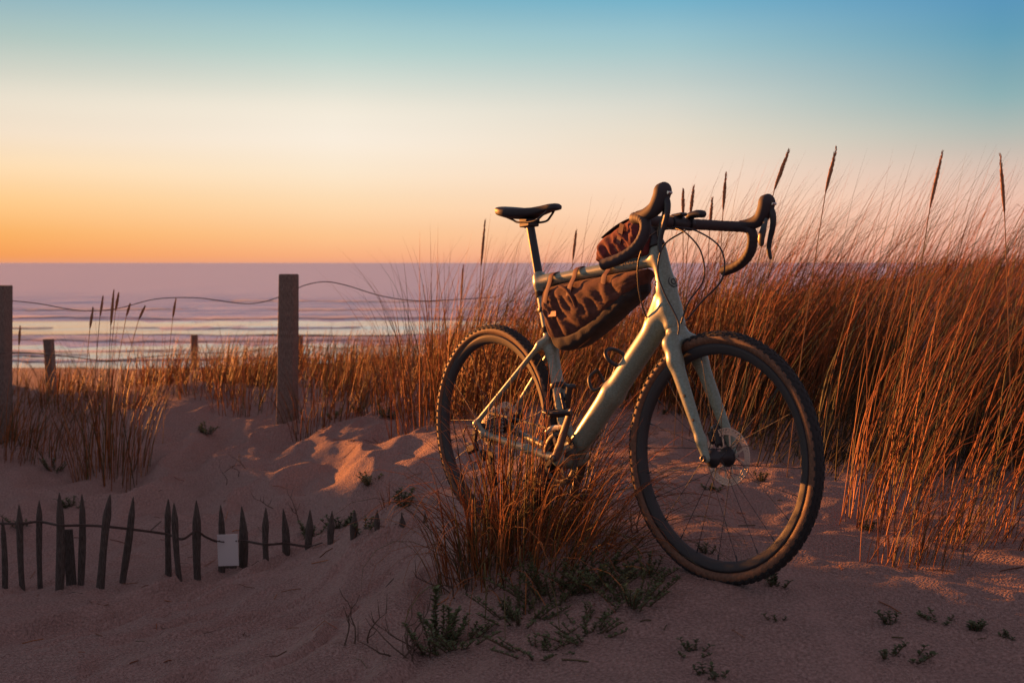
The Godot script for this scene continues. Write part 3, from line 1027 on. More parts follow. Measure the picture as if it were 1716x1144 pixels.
	for s in [1.0, -1.0]:
		var arm := Shape.new()
		var z: float = 0.060 * s
		arm.tube([Vector3(0, 0, z) - tip * s * 0.09, Vector3(0, 0, z), tip * s * 0.3 + Vector3(0, 0, z + s * 0.003), tip * s * 0.8 + Vector3(0, 0, z + s * 0.010), tip * s + Vector3(0, 0, z + s * 0.012), tip * s * 1.08 + Vector3(0, 0, z + s * 0.012)], [0.010, 0.0185, 0.0165, 0.0135, 0.0125, 0.006], 14, true, 0.5)
		obj("crank_arm", arm, M.crank, bike)
		var pd := Shape.new()
		var c: Vector3 = tip * s + Vector3(0, 0, s * 0.125)
		pd.tube([tip * s + Vector3(0, 0, s * 0.070), c + Vector3(0, 0, s * 0.030)], 0.0075, 10)
		for e in [-1.0, 1.0]:
			pd.tube(curve([c + Vector3(e * 0.008, 0.004, -s * 0.030), c + Vector3(e * 0.034, 0.006, -s * 0.024), c + Vector3(e * 0.040, 0.006, 0), c + Vector3(e * 0.034, 0.006, s * 0.024), c + Vector3(e * 0.008, 0.004, s * 0.030)], 4), 0.0055, 8)
		pd.box(c, Vector3(0.026, 0.020, 0.052), Basis(), 0.2)
		pd.box(c + Vector3(0.02, 0.009, 0), Vector3(0.026, 0.006, 0.03))
		obj("pedal", pd, M.black, bike)
	var bolt := Shape.new()
	bolt.lathe([Vector2(0.0, 0.0), Vector2(0.011, 0.0), Vector2(0.012, -0.003), Vector2(0.012, -0.008)], 20, false, Basis(), Vector3(0, 0, 0.0725))
	obj("crank_bolt", bolt, M.dark_metal, bike)
	var chain := Shape.new()
	var cp := []
	for k in 26:   # over the chainring
		var w := deg_to_rad(97.0 - 194.0 * k / 25.0)
		cp.append(Vector3(cos(w) * 0.083, sin(w) * 0.083, 0.0445))
	cp.append_array([Vector3(-0.10, -0.088, 0.042), Vector3(-0.25, -0.098, 0.036), Vector3(-0.355, -0.118, 0.034), Vector3(-0.375, -0.118, 0.034), Vector3(-0.385, -0.10, 0.034), Vector3(-0.378, -0.075, 0.034), Vector3(-0.395, -0.045, 0.034), Vector3(-0.40, -0.01, 0.034)])
	for k in 9:
		var w := deg_to_rad(-50.0 - 215.0 * k / 8.0)
		cp.append(RA + Vector3(cos(w) * 0.048, sin(w) * 0.048, 0.034))
	cp.append_array([Vector3(-0.30, 0.107, 0.036), Vector3(-0.15, 0.096, 0.040), cp[0]])
	var links := curve(cp, 3)
	for k in links.size() - 1:
		var a: Vector3 = links[k]
		var b: Vector3 = links[k + 1]
		if a.distance_to(b) < 0.001:
			continue
		var n := maxi(1, int(a.distance_to(b) / 0.0127 + 0.5))
		for q in n:
			var m := a.lerp(b, (q + 0.5) / n)
			var dir := (b - a).normalized()
			chain.box(m, Vector3(minf(0.012, a.distance_to(b) / n * 1.05), 0.0075, 0.003 if (k + q) % 2 else 0.0055), Basis(dir, Vector3(0, 0, 1).cross(dir), Vector3(0, 0, 1)), 0.12)
	obj("chain", chain, M.dark_metal, bike).set_meta("kind", "stuff")
	var rd := Shape.new()
	rd.box(Vector3(-0.425, 0.030, 0.074), Vector3(0.022, 0.050, 0.012), Basis(Vector3(0, 0, 1), -0.2), 0.25)
	rd.box(Vector3(-0.425, -0.008, 0.082), Vector3(0.060, 0.030, 0.022), Basis(Vector3(0, 0, 1), 0.35), 0.3)
	rd.box(Vector3(-0.390, -0.030, 0.062), Vector3(0.040, 0.030, 0.024), Basis(Vector3(0, 0, 1), -0.5), 0.3)
	rd.tube(curve([Vector3(-0.447, 0.004, 0.082), Vector3(-0.475, 0.010, 0.080), Vector3(-0.488, 0.040, 0.076), Vector3(-0.465, 0.065, 0.074), Vector3(-0.43, 0.062, 0.070)], 5), 0.0025, 8)
	var der := obj("rear_derailleur", rd, M.black, bike)
	var cage := Shape.new()
	for z in [0.029, 0.041]:
		cage.tube([Vector3(-0.388, -0.035, z), Vector3(-0.378, -0.075, z), Vector3(-0.368, -0.128, z)], [0.016, 0.012, 0.015], 10, true, 0.12)
	obj("derailleur_cage", cage, M.dark_metal, der)
	for p in [Vector3(-0.388, -0.040, 0.035), Vector3(-0.368, -0.116, 0.035)]:
		var jw := Shape.new()
		jw.plate(toothed(11, 0.020, 0.004), p.z - 0.0015, p.z + 0.0015, Basis(), Vector3(p.x, p.y, 0))
		obj("jockey_wheel", jw, M.black, der)
	var fd := Shape.new()
	fd.lathe([Vector2(0.0225, 0.0), Vector2(0.026, 0.002), Vector2(0.026, 0.014), Vector2(0.0225, 0.016)], 22, true, z_up(Vector3(-0.2868, 0.958, 0)), sd * 0.225)
	fd.box(Vector3(-0.035, 0.222, -0.010), Vector3(0.070, 0.014, 0.026), Basis(Vector3(0, 0, 1), 0.04), 0.25)
	fd.box(Vector3(-0.010, 0.190, 0.005), Vector3(0.016, 0.075, 0.022), Basis(Vector3(0, 0, 1), -0.2), 0.25)
	fd.tube([Vector3(-0.03, 0.20, 0.016), Vector3(0.005, 0.155, 0.030)], 0.006, 8)
	obj("front_derailleur", fd, M.black, bike)
	var fc := Shape.new()
	for z in [0.037, 0.052]:
		var arc := []
		for k in 9:
			var w := deg_to_rad(88.0 + 42.0 * k / 8.0)
			arc.append(Vector3(cos(w) * 0.096, sin(w) * 0.096, z))
		fc.tube(arc, 0.009, 8, true, 0.12)
	obj("front_derailleur_cage", fc, M.steel, bike)
	for b in [[Vector3(0.600, 0.118, -0.040), 0.45, true], [Vector3(-0.350, 0.098, -0.052), -0.75, false]]:
		var cal := Shape.new()
		cal.box(b[0], Vector3(0.030, 0.062, 0.026), Basis(Vector3(0, 0, 1), b[1]), 0.25)
		cal.box(b[0] + Vector3(-0.012, -0.005, 0.005), Vector3(0.020, 0.036, 0.030), Basis(Vector3(0, 0, 1), b[1]), 0.3)
		var co := obj("brake_caliper", cal, M.black, bike)
		if b[2]:
			co.transform = steer
	# bottle cage on the down tube
	var bc := Shape.new()
	var ax := Vector3(0.683, 0.730, 0).normalized()
	var across := Vector3(-ax.y, ax.x, 0)
	var c0 := Vector3(0.215, 0.322, 0)
	var loop := []
	for k in 25:
		var w := deg_to_rad(-150.0 + 300.0 * k / 24.0)
		loop.append(c0 + across * cos(w) * 0.038 + Vector3(0, 0, 1) * sin(w) * 0.038)
	bc.tube(loop, 0.0058, 8)
	for s in [-1.0, 1.0]:
		bc.tube(curve([c0 - across * 0.030 + Vector3(0, 0, s * 0.020), c0 - across * 0.036 - ax * 0.05 + Vector3(0, 0, s * 0.014), c0 - across * 0.02 - ax * 0.12 + Vector3(0, 0, s * 0.030), c0 + across * 0.025 - ax * 0.115 + Vector3(0, 0, s * 0.026), c0 + across * 0.038 - ax * 0.09], 5), 0.005, 8)
	bc.box(c0 - across * 0.036 - ax * 0.05, Vector3(0.075, 0.006, 0.018), Basis(ax, across, Vector3(0, 0, 1)))
	obj("bottle_cage", bc, M.black, bike)
	# lettering and emblem
	var word := TextMesh.new()
	word.text = "cannondale"
	var font := SystemFont.new()
	font.font_names = PackedStringArray(["Droid Sans"])
	word.font = font
	word.font_size = 32
	word.pixel_size = 0.00078
	word.depth = 0.0012
	word.horizontal_alignment = HORIZONTAL_ALIGNMENT_CENTER
	var wo := MeshInstance3D.new()
	wo.name = "lettering"
	wo.mesh = word
	wo.material_override = M.print
	bike.add_child(wo)
	var tx := Vector3(0.533, 0.057, 0.003).normalized()
	wo.transform = Transform3D(Basis(tx, Vector3(0, 0, 1).cross(tx), Vector3(0, 0, 1)).rotated(tx, -0.30), Vector3(0.268, 0.6075, 0.0232))
	var em := Shape.new()
	for q in [[0.016, 40.0, 320.0], [0.008, 0.0, 360.0]]:
		var pts := []
		for k in 22:
			var w := deg_to_rad(lerpf(q[1], q[2], k / 21.0))
			var zz: float = sin(w) * q[0]
			var up: Vector3 = d * -(cos(w) * q[0])
			pts.append(head + d * 0.118 + up + Vector3(0.9478, 0.3189, 0) * (sqrt(0.0310 * 0.0310 - zz * zz) + 0.0022) + Vector3(0, 0, zz))
		em.tube(pts, 0.0013, 6)
	obj("head_emblem", em, M.print, bike)

func puffed(outline_top: Array, outline_low: Array, half: float, seed_: int, wrinkle: float, n := 40, m := 22) -> Shape:   # a soft bag between two curves in the frame's plane
	var s := Shape.new()
	var nz := FastNoiseLite.new()
	nz.seed = seed_
	nz.frequency = 12.0
	nz.fractal_octaves = 3
	var a := curve(outline_top, 10)
	var b := curve(outline_low, 10)
	var rings := []
	for k in n + 1:
		var u := float(k) / n
		var p: Vector3 = a[clampi(int(u * (a.size() - 1)), 0, a.size() - 1)].lerp(a[mini(int(u * (a.size() - 1)) + 1, a.size() - 1)], fmod(u * (a.size() - 1), 1.0))
		var q: Vector3 = b[clampi(int(u * (b.size() - 1)), 0, b.size() - 1)].lerp(b[mini(int(u * (b.size() - 1)) + 1, b.size() - 1)], fmod(u * (b.size() - 1), 1.0))
		var ends := pow(maxf(0.0, 1.0 - pow(absf(2.0 * u - 1.0), 10.0)), 0.5)
		var ring := PackedVector3Array()
		for w in m * 2:
			var t := float(w) / m
			var face := 1.0
			if t > 1.0:
				t = 2.0 - t
				face = -1.0
			var x := p.lerp(q, t)
			var th := half * (0.10 + 0.90 * ends * pow(maxf(0.0, 1.0 - pow(absf(2.0 * t - 1.0), 3.2)), 0.55))
			var fold := nz.get_noise_3d(x.x * 1.0 + x.y * 0.8, x.y * 0.35 - x.x * 0.25, face * 3.0)
			th += wrinkle * (absf(fold) * -2.0 + 0.5) * ends * sin(PI * t)
			ring.append(x + Vector3(0, 0, face * maxf(th, 0.002)))
		rings.append(ring)
	s.loft(rings)
	return s

func strap(x: float, y: float, drop: float, z: float, width: float, lean: float) -> Shape:   # a flat strap that wraps the top tube and hangs down its near side
	var s := Shape.new()
	var pts := [Vector3(x, y - 0.012, -0.026), Vector3(x, y + 0.012, -0.020), Vector3(x, y + 0.0225, 0), Vector3(x, y + 0.014, 0.022), Vector3(x, y - 0.008, 0.028), Vector3(x + lean * 0.4, y - drop * 0.5, z), Vector3(x + lean, y - drop, z + 0.001)]
	var line := curve(pts, 5)
	var rings := []
	for k in line.size():
		var t: Vector3 = (line[mini(k + 1, line.size() - 1)] - line[maxi(k - 1, 0)]).normalized()
		var along := Vector3(1, 0.1, 0)
		along = (along - t * along.dot(t)).normalized()
		var out := t.cross(along)
		var h := width / 2 * (0.55 if k == line.size() - 1 else 1.0)
		rings.append(PackedVector3Array([line[k] - along * h + out * 0.0012, line[k] + along * h + out * 0.0012, line[k] + along * h - out * 0.0012, line[k] - along * h - out * 0.0012]))
	s.loft(rings)
	return s

func make_bags() -> void:
	var bag := thing("frame_bag", "brown canvas bag strapped inside the bicycle frame below the top tube", "bag")
	bag.transform = bike_at
	var main := puffed([Vector3(-0.125, 0.535, 0), Vector3(-0.05, 0.548, 0), Vector3(0.10, 0.564, 0), Vector3(0.25, 0.580, 0), Vector3(0.355, 0.588, 0)],
		[Vector3(-0.085, 0.385, 0), Vector3(-0.055, 0.358, 0), Vector3(0.04, 0.378, 0), Vector3(0.17, 0.438, 0), Vector3(0.345, 0.535, 0)], 0.043, 5, 0.016)
	obj("body", main, M.canvas, bag)
	var low := puffed([Vector3(-0.080, 0.398, 0), Vector3(-0.03, 0.385, 0), Vector3(0.05, 0.402, 0), Vector3(0.18, 0.470, 0), Vector3(0.34, 0.575, 0)],
		[Vector3(-0.062, 0.350, 0), Vector3(-0.02, 0.336, 0), Vector3(0.07, 0.355, 0), Vector3(0.19, 0.420, 0), Vector3(0.352, 0.520, 0)], 0.0375, 9, 0.005, 36, 14)
	obj("bottom_panel", low, M.dark_canvas, bag)
	for p in [[-0.078, 0.562, 0.105, 0.041, 0.021, -0.010], [0.045, 0.577, 0.085, 0.043, 0.021, -0.012], [0.205, 0.594, 0.050, 0.040, 0.022, -0.008]]:
		obj("strap", strap(p[0], p[1], p[2], p[3], p[4], p[5]), M.leather, bag)
	var pa := Shape.new()
	pa.box(Vector3(-0.046, 0.452, 0.0445), Vector3(0.050, 0.017, 0.002), Basis(Vector3(0, 1, 0), -0.1).rotated(Vector3(0, 0, 1), 0.05))
	obj("label_patch", pa, M.patch, bag)
	var lip := Shape.new()
	lip.tube(curve([Vector3(-0.02, 0.540, 0.036), Vector3(0.03, 0.525, 0.043), Vector3(0.065, 0.49, 0.044), Vector3(0.085, 0.44, 0.042)], 6), [0.004, 0.005, 0.005, 0.006, 0.006, 0.006, 0.006, 0.006, 0.006, 0.006, 0.006, 0.006, 0.006, 0.006, 0.005, 0.005, 0.004, 0.003, 0.002], 8)
	obj("seam_piping", lip, M.canvas, bag)
	for y in [[-0.098, 0.40], [-0.140, 0.515]]:
		var t := Shape.new()
		t.lathe([Vector2(0.0205, -0.009), Vector2(0.0225, -0.009), Vector2(0.0225, 0.009), Vector2(0.0205, 0.009)], 22, true, z_up(Vector3(-0.2868, 0.958, 0)), Vector3(y[1] * -0.2868 / 0.958, y[1], 0))
		obj("tube_strap", t, M.dark_canvas, bag)
	var top := thing("top_tube_bag", "dark red canvas bag standing on the top tube behind the handlebar", "bag")
	top.transform = bike_at
	var tb := puffed([Vector3(0.156, 0.640, 0), Vector3(0.172, 0.682, 0), Vector3(0.225, 0.706, 0), Vector3(0.285, 0.734, 0), Vector3(0.335, 0.742, 0), Vector3(0.385, 0.705, 0)],
		[Vector3(0.158, 0.606, 0), Vector3(0.19, 0.604, 0), Vector3(0.24, 0.609, 0), Vector3(0.30, 0.616, 0), Vector3(0.335, 0.620, 0), Vector3(0.372, 0.625, 0)], 0.046, 14, 0.016, 34, 20)
	obj("body", tb, M.red_canvas, top)
	var flap := Shape.new()
	var rings := []
	for k in 9:
		var u := k / 8.0
		var c := Vector3(lerpf(0.178, 0.335, u), lerpf(0.694, 0.750, u) - 0.010 * (1.0 - sin(PI * u)), 0)
		var ring := PackedVector3Array()
		for w in 12:
			var a := TAU * w / 12.0
			ring.append(c + Vector3(-0.3, 0.95, 0) * sin(a) * 0.005 + Vector3(0, 0, cos(a) * 0.036))
		rings.append(ring)
	flap.loft(rings)
	obj("lid", flap, M.dark_canvas, top)
	var tab := Shape.new()
	tab.box(Vector3(0.158, 0.665, 0.01), Vector3(0.018, 0.006, 0.014), Basis(Vector3(0, 0, 1), -0.4))
	obj("zip_pull", tab, M.black, top)
	for x in [0.275]:
		var st := Shape.new()
		st.box(Vector3(x, 0.680, 0.0465), Vector3(0.020, 0.085, 0.003), Basis(Vector3(0, 0, 1), -0.35).rotated(Vector3(1, 0, 0), 0.05))
		obj("strap", st, M.leather, top)

# ---------------------------------------------------------------- plants
func straw() -> Color:
	var t := rng.randf()
	var c := Color(0.62, 0.235, 0.08).lerp(Color(0.37, 0.118, 0.042), t)
	if rng.randf() < 0.25:
		c = Color(0.17, 0.135, 0.05)
	return c * rng.randf_range(0.4, 1.05)

func tuft_shape(count: int, spread: float, lo: float, hi: float, lean: float, wind: Vector2, at: Vector3, wide := 0.0042, segs := 7, arch := 0.0) -> Shape:
	var s := Shape.new()
	for k in count:
		var r := Vector2.from_angle(rng.randf() * TAU) * spread * sqrt(rng.randf())
		var x := at.x + r.x
		var dd := -at.z + r.y
		var dir := (r.normalized() * rng.randf_range(0.2, 1.0) + wind + Vector2(rng.randf_range(-0.5, 0.5), rng.randf_range(-0.5, 0.5))).normalized()
		var len_ := rng.randf_range(lo, hi)
		var bend := rng.randf_range(0.1, 0.9) + (arch * rng.randf_range(0.5, 1.5) if rng.randf() < 0.75 else 0.0)
		s.blade(Vector3(r.x, height(x, dd) - at.y - 0.02, -r.y), Vector2(dir.x, -dir.y), len_, wide * rng.randf_range(0.7, 1.25), rng.randf_range(0.0, lean), bend, segs, straw(), rng.randf_range(0.5, 0.85) if rng.randf() < 0.05 else -1.0)
	return s

func tuft(label: String, u: float, w: float, depth: float, count: int, spread: float, lo: float, hi: float, lean := 0.3, wind := Vector2(0.5, 0), arch := 0.0, wide := 0.0042) -> Node3D:
	var p := px(u, w, depth)
	p.y = height(p.x, depth)
	var t := thing("grass_tuft", label, "grass tuft", p, "tufts of marram grass")
	var o := obj("blades", tuft_shape(count, spread, lo, hi, lean, wind, p, wide, 8, arch), M.grass, t)
	o.set_meta("kind", "stuff")
	return t

func field(called: String, label: String, count: int, inside: Callable, box: Rect2, lo: float, hi: float, lean: float, wind: Vector2, wide: float, segs: int, clump := 0.22, tone := Color(0, 0, 0, 0)) -> void:
	var s := Shape.new()
	var made := 0
	var tries := 0
	while made < count and tries < count * 4:
		tries += 1
		var cx := rng.randf_range(box.position.x, box.end.x)
		var cd := rng.randf_range(box.position.y, box.end.y)
		var dense: float = inside.call(cx, cd)
		if rng.randf() > dense:
			continue
		var n := rng.randi_range(5, 16)
		var tall := rng.randf_range(0.65, 1.1)
		var own := wind + Vector2(rng.randf_range(-0.35, 0.35), rng.randf_range(-0.45, 0.45))
		for k in n:
			var r := Vector2.from_angle(rng.randf() * TAU) * clump * rng.randf() * 0.5
			var dir := (r * 4.0 + own + Vector2(rng.randf_range(-0.4, 0.4), rng.randf_range(-0.4, 0.4))).normalized()
			var g := ground(cx + r.x, cd + r.y)
			g.y -= 0.02
			s.blade(g, Vector2(dir.x, -dir.y), minf(rng.randf_range(lo, hi) * tall, 1.5), wide * rng.randf_range(0.65, 1.3), rng.randf_range(0.04, lean), rng.randf_range(0.15, 0.95) if rng.randf() < 0.7 else rng.randf_range(0.95, 2.3), segs, (straw() if rng.randf() > 0.12 else Color(0.16, 0.17, 0.07) * rng.randf_range(0.5, 1.2)).lerp(Color(tone.r, tone.g, tone.b) * rng.randf_range(0.6, 1.4), tone.a), rng.randf_range(0.4, 0.85) if rng.randf() < 0.07 else -1.0)
			made += 1
	tag(obj(called, s, M.grass), label, "grass", "", "stuff")

func seed_stalk(label: String, tip: Vector2, low: Vector2, depth: float, fat := 0.006) -> void:
	var a := px(tip.x, tip.y, depth)
	var b := px(low.x, low.y, depth)
	var dir := (a - b).normalized()
	var drop := b.y - height(b.x - dir.x * 0.5, depth)
	var foot := Vector3(b.x - dir.x * drop * 0.55, 0, b.z)
	foot.y = height(foot.x, depth) - 0.02
	var t := thing("seed_stalk", label, "grass stalk", foot, "marram seed heads on tall stalks")
	var st := Shape.new()
	st.tube(curve([Vector3.ZERO, (b - foot) * 0.5 + Vector3(-dir.x * 0.04, 0, 0), b - foot, a - foot - dir * 0.02], 5), 0.0021, 5)
	st.paint(0, Color(0.36, 0.19, 0.08))
	obj("stem", st, M.seed, t)
	var hd := Shape.new()
	var path := []
	var rad := []
	for k in 9:
		var u := k / 8.0
		path.append(b - foot + (a - b) * u)
		rad.append(maxf(0.0009, fat * pow(sin(PI * (0.06 + 0.92 * u)), 0.7) * (1.0 - 0.45 * u)))
	hd.tube(path, rad, 7)
	var side := dir.cross(Vector3(0, 0, 1)).normalized()
	hd.paint(0, Color(0.34, 0.16, 0.075))
	for k in 150:   # bristly spikelets laid along the head
		var u := rng.randf()
		var w := rng.randf() * TAU
		var out := side * cos(w) + Vector3(0, 0, 1) * sin(w)
		var r: float = rad[int(u * 8)]
		var p := b - foot + (a - b) * u + out * r * 0.8
		hd.leaf(p, (dir + out * rng.randf_range(0.05, 0.3)).normalized(), out, 0.013, 0.003, Color(0.40, 0.20, 0.10) * rng.randf_range(0.6, 1.3))
	obj("seed_head", hd, M.seed, t)

func leafy(called: String, label: String, category: String, at: Vector3, stems: int, tall: float, spread: float, leaf_len: float, col: Color, group := "", upright := 0.7) -> void:
	var t := thing(called, label, category, at, group)
	var stem := Shape.new()
	var lv := Shape.new()
	for k in stems:
		var w := rng.randf() * TAU
		var r := Vector2.from_angle(w) * spread * sqrt(rng.randf())
		var base := Vector3(r.x * 0.35, height(at.x + r.x * 0.35, -at.z + r.y * 0.35) - at.y - 0.01, -r.y * 0.35)
		var len_ := tall * rng.randf_range(0.55, 1.1)
		var out := Vector3(r.x, 0, -r.y) * (1.0 - upright) * 1.8
		var top := base + Vector3(0, len_, 0) + out * len_ / maxf(tall, 0.01)
		top.y = maxf(top.y, base.y + len_ * 0.35)
		var path := curve([base, base.lerp(top, 0.5) + Vector3(rng.randf_range(-1, 1), 0.4, rng.randf_range(-1, 1)) * len_ * 0.08, top], 4)
		stem.tube(path, [0.0022, 0.002, 0.0019, 0.0018, 0.0017, 0.0015, 0.0013, 0.0011, 0.0008], 5)
		var n := int(clampf(len_ / leaf_len * 5.5, 8, 60))
		for q in n:
			var u := 0.12 + 0.88 * (q + rng.randf()) / n
			var f := u * (path.size() - 1)
			var p: Vector3 = path[mini(int(f), path.size() - 1)].lerp(path[mini(int(f) + 1, path.size() - 1)], f - int(f))
			var a := q * 2.4 + rng.randf() * 0.6
			var d := Vector3(cos(a), rng.randf_range(0.1, 0.9), sin(a)).normalized()
			lv.leaf(p, d, Vector3.UP if absf(d.y) < 0.9 else Vector3.RIGHT, leaf_len * rng.randf_range(0.6, 1.15), leaf_len * rng.randf_range(0.45, 0.7), col * rng.randf_range(0.65, 1.3))
	stem.paint(0, Color(0.11, 0.07, 0.04))
	obj("stem", stem, M.seed, t)
	obj("leaves", lv, M.leaf, t).set_meta("kind", "stuff")

func twigs(label: String, at: Vector3, count: int, tall: float, spread: float) -> void:
	var s := Shape.new()
	for k in count:
		var dir := Vector3(rng.randf_range(-1, 1), rng.randf_range(0.3, 1.3), rng.randf_range(-1, 1)).normalized()
		var p := Vector3(rng.randf_range(-1, 1) * spread * 0.4, 0, rng.randf_range(-1, 1) * spread * 0.4)
		p.y = height(at.x + p.x, -at.z - p.z) - at.y - 0.01
		var path := [p]
		for q in 5:
			dir = (dir + Vector3(rng.randf_range(-0.5, 0.5), rng.randf_range(-0.25, 0.25), rng.randf_range(-0.5, 0.5))).normalized()
			path.append(path[-1] + dir * tall / 5.0 * rng.randf_range(0.6, 1.1))
			if rng.randf() < 0.6:
				var e := (dir + Vector3(rng.randf_range(-1, 1), rng.randf_range(-0.3, 0.8), rng.randf_range(-1, 1))).normalized()
				s.tube([path[-1], path[-1] + e * tall * 0.15, path[-1] + (e + Vector3(0, 0.3, 0)) * tall * 0.25], [0.0014, 0.0011, 0.0006], 4)
		s.tube(path, [0.0026, 0.0023, 0.002, 0.0017, 0.0013, 0.0008], 5)
	var o := obj("dry_twigs", s, M.twig)
	o.position = at
	tag(o, label, "dry plant", "bare dead plants on the sand")

func spot(u: float, w: float, near := 2.2, far := 16.0) -> Vector3:   # where the line of sight through (u, w) meets the ground
	var d := near
	while d < far:
		var p := px(u, w, d)
		if p.y < height(p.x, d):
			return Vector3(p.x, height(p.x, d), -d)
		d += 0.02
	return px(u, w, far)

# ---------------------------------------------------------------- fence, posts, sign
func picket(parent: Node3D, top: Vector3, low: Vector3, wide: float, at: Vector3) -> void:
	var s := Shape.new()
	var dir := (top - low).normalized()
	var path := []
	var rings := []
	var side := dir.cross(Vector3(0, 0, 1)).normalized()
	var out := side.cross(dir).normalized()
	var len_ := top.distance_to(low)
	var wob := rng.randf() * 9.0
	for k in 11:
		var u := k / 10.0
		if k == 9:
			u = 1.0 - wide * 0.9 / len_
		if k == 8:
			u = 1.0 - minf(wide * 2.4, len_ * 0.3) / len_
		if k < 8:
			u = k / 7.0 * (1.0 - minf(wide * 2.8, len_ * 0.35) / len_)
		var r := wide * 0.5 * (1.0 if k < 8 else 0.93 if k == 8 else 0.5 if k == 9 else 0.10) * (1.0 + 0.10 * sin(u * 7.0 + wob))
		var c := low.lerp(top, u) - at + side * sin(u * 5.0 + wob) * wide * 0.10
		var ring := PackedVector3Array()
		for q in 9:
			var w := TAU * q / 9.0
			ring.append(c + side * cos(w) * r + out * sin(w) * r * (0.75 if sin(w) > 0.0 else 0.35))
		rings.append(ring)
	s.loft(rings)
	obj("picket", s, M.picket, parent)

func make_fence() -> void:
	var list := [[4, 868, 8, 988, 10, 5.2], [30, 845, 38, 990, 11, 5.2], [64, 838, 67, 987, 10, 5.2], [100, 825, 99, 988, 15, 5.2], [137, 828, 135, 983, 12, 5.22], [184, 828, 163, 984, 14, 5.24], [223, 832, 202, 978, 12, 5.25], [282, 836, 280, 966, 11, 5.3], [290, 842, 301, 970, 11, 5.3], [327, 838, 332, 970, 14, 5.3],
		[370, 846, 371, 962, 12, 5.38], [405, 848, 408, 952, 15, 5.4], [444, 850, 446, 936, 11, 5.46], [475, 852, 480, 927, 13, 5.53], [518, 854, 517, 918, 13, 5.6], [555, 856, 554, 912, 12, 5.65], [593, 855, 594, 902, 14, 5.7], [632, 854, 633, 889, 11, 5.8], [673, 858, 673, 884, 11, 5.86], [712, 857, 712, 876, 8, 5.9]]
	var at := spot(330, 970)
	var f := thing("paling_fence", "low weathered fence of pointed wooden pales half buried in the sand slope", "fence", at)
	for p in list:
		var on := spot(p[2], p[3])
		p[5] = clampf(-on.z, 4.6, 6.2)
		var top := px(p[0], p[1], p[5])
		var low := px(p[2], p[3], p[5])
		low.y = minf(low.y, height(low.x, p[5])) - 0.06
		picket(f, top, low, p[4] / F * p[5] * 0.98, at)
	var depth_at := func(u: float) -> float:
		for k in list.size() - 1:
			if u < list[k + 1][2]:
				return lerpf(list[k][5], list[k + 1][5], clampf((u - list[k][2]) / (list[k + 1][2] - list[k][2]), 0, 1))
		return list[-1][5]
	var bd := Shape.new()
	var b0 := px(116, 937, depth_at.call(116.0) + 0.03)
	bd.box(b0 - at, Vector3(0.042, 0.25, 0.012), Basis(Vector3(0, 0, 1), 0.05), 0.2)
	obj("broken_board", bd, M.picket, f)
	for k in 2:
		var pts := []
		for p in [[-10, 878, 5.2], [34, 876, 5.17], [66, 874, 5.17], [100, 878, 5.17], [136, 880, 5.19], [175, 881, 5.2], [213, 884, 5.21], [250, 891, 5.24], [281, 894, 5.27], [305, 900, 5.27], [328, 892, 5.27], [345, 900, 5.31], [371, 905, 5.35], [406, 908, 5.37], [445, 909, 5.43], [478, 912, 5.5], [517, 913, 5.57], [540, 912, 5.62]]:
			pts.append(px(p[0], p[1] + (2 if k else 0) + 3.0 * sin(p[0] * 0.09), depth_at.call(p[0]) + (0.022 if k else -0.024)) - at)
		var wr := Shape.new()
		wr.tube(curve(pts, 5), 0.0028, 6)
		obj("wire", wr, M.wire, f)
	var sg := thing("blank_sign", "small blank white card sign fixed to the low paling fence", "sign", px(382, 948, depth_at.call(382.0) - 0.035))
	var sh := Shape.new()
	sh.box(Vector3(0, 0.068, 0), Vector3(0.088, 0.136, 0.004), Basis(Vector3(0, 0, 1), 0.03), 0.2)
	obj("panel", sh, M.white, sg)
	for x in [-0.036, 0.036]:
		var tie := Shape.new()
		tie.tube([Vector3(x, 0.108, 0.004), Vector3(x + 0.006, 0.104, -0.004), Vector3(x + 0.012, 0.102, -0.03)], 0.0018, 6)
		tie.disc(0.0035, 0.003, Basis(), Vector3(x, 0.108, 0.003), 10)
		obj("wire_tie", tie, M.wire, sg)
	var batten := Shape.new()
	batten.box(Vector3(-0.005, -0.006, -0.012), Vector3(0.078, 0.014, 0.012), Basis(), 0.2)
	obj("batten", batten, M.picket, sg)

func post(label: String, tl: Vector2, tr: Vector2, bl: Vector2, br: Vector2, depth: float, round_ := false) -> void:
	var a := (px(tl.x, tl.y, depth) + px(tr.x, tr.y, depth)) / 2.0
	var b := (px(bl.x, bl.y, depth) + px(br.x, br.y, depth)) / 2.0
	b.y = height(b.x, depth) - 0.15
	var w := (tr.x - tl.x) / F * depth
	var w2 := (br.x - bl.x) / F * depth
	var s := Shape.new()
	var rings := []
	for k in 8:
		var u := k / 7.0
		var ww := lerpf(w2, w, u) * (1.0 - 0.02 * sin(u * 9.0 + b.x)) * (0.94 if k == 7 else 1.0)
		var c := b.lerp(a, u if k < 7 else 1.0) - b + (Vector3(0, -0.006, 0) if k == 6 else Vector3.ZERO)
		if k == 6:
			c = a - b - Vector3(0, 0.006, 0)
		var ring := PackedVector3Array()
		for q in 16:
			var an := TAU * q / 16.0 + 0.1
			var r := Vector2(cos(an), sin(an))
			if not round_:
				r = Vector2(signf(r.x) * pow(absf(r.x), 0.28), signf(r.y) * pow(absf(r.y), 0.28))
			r = r.rotated(0.12)
			ring.append(c + Vector3(r.x, 0, r.y) * ww * 0.48)
		rings.append(ring)
	s.loft(rings)
	var o := obj("fence_post", s, M.wood)
	o.position = b
	tag(o, label, "post", "wooden posts of the wire fence")

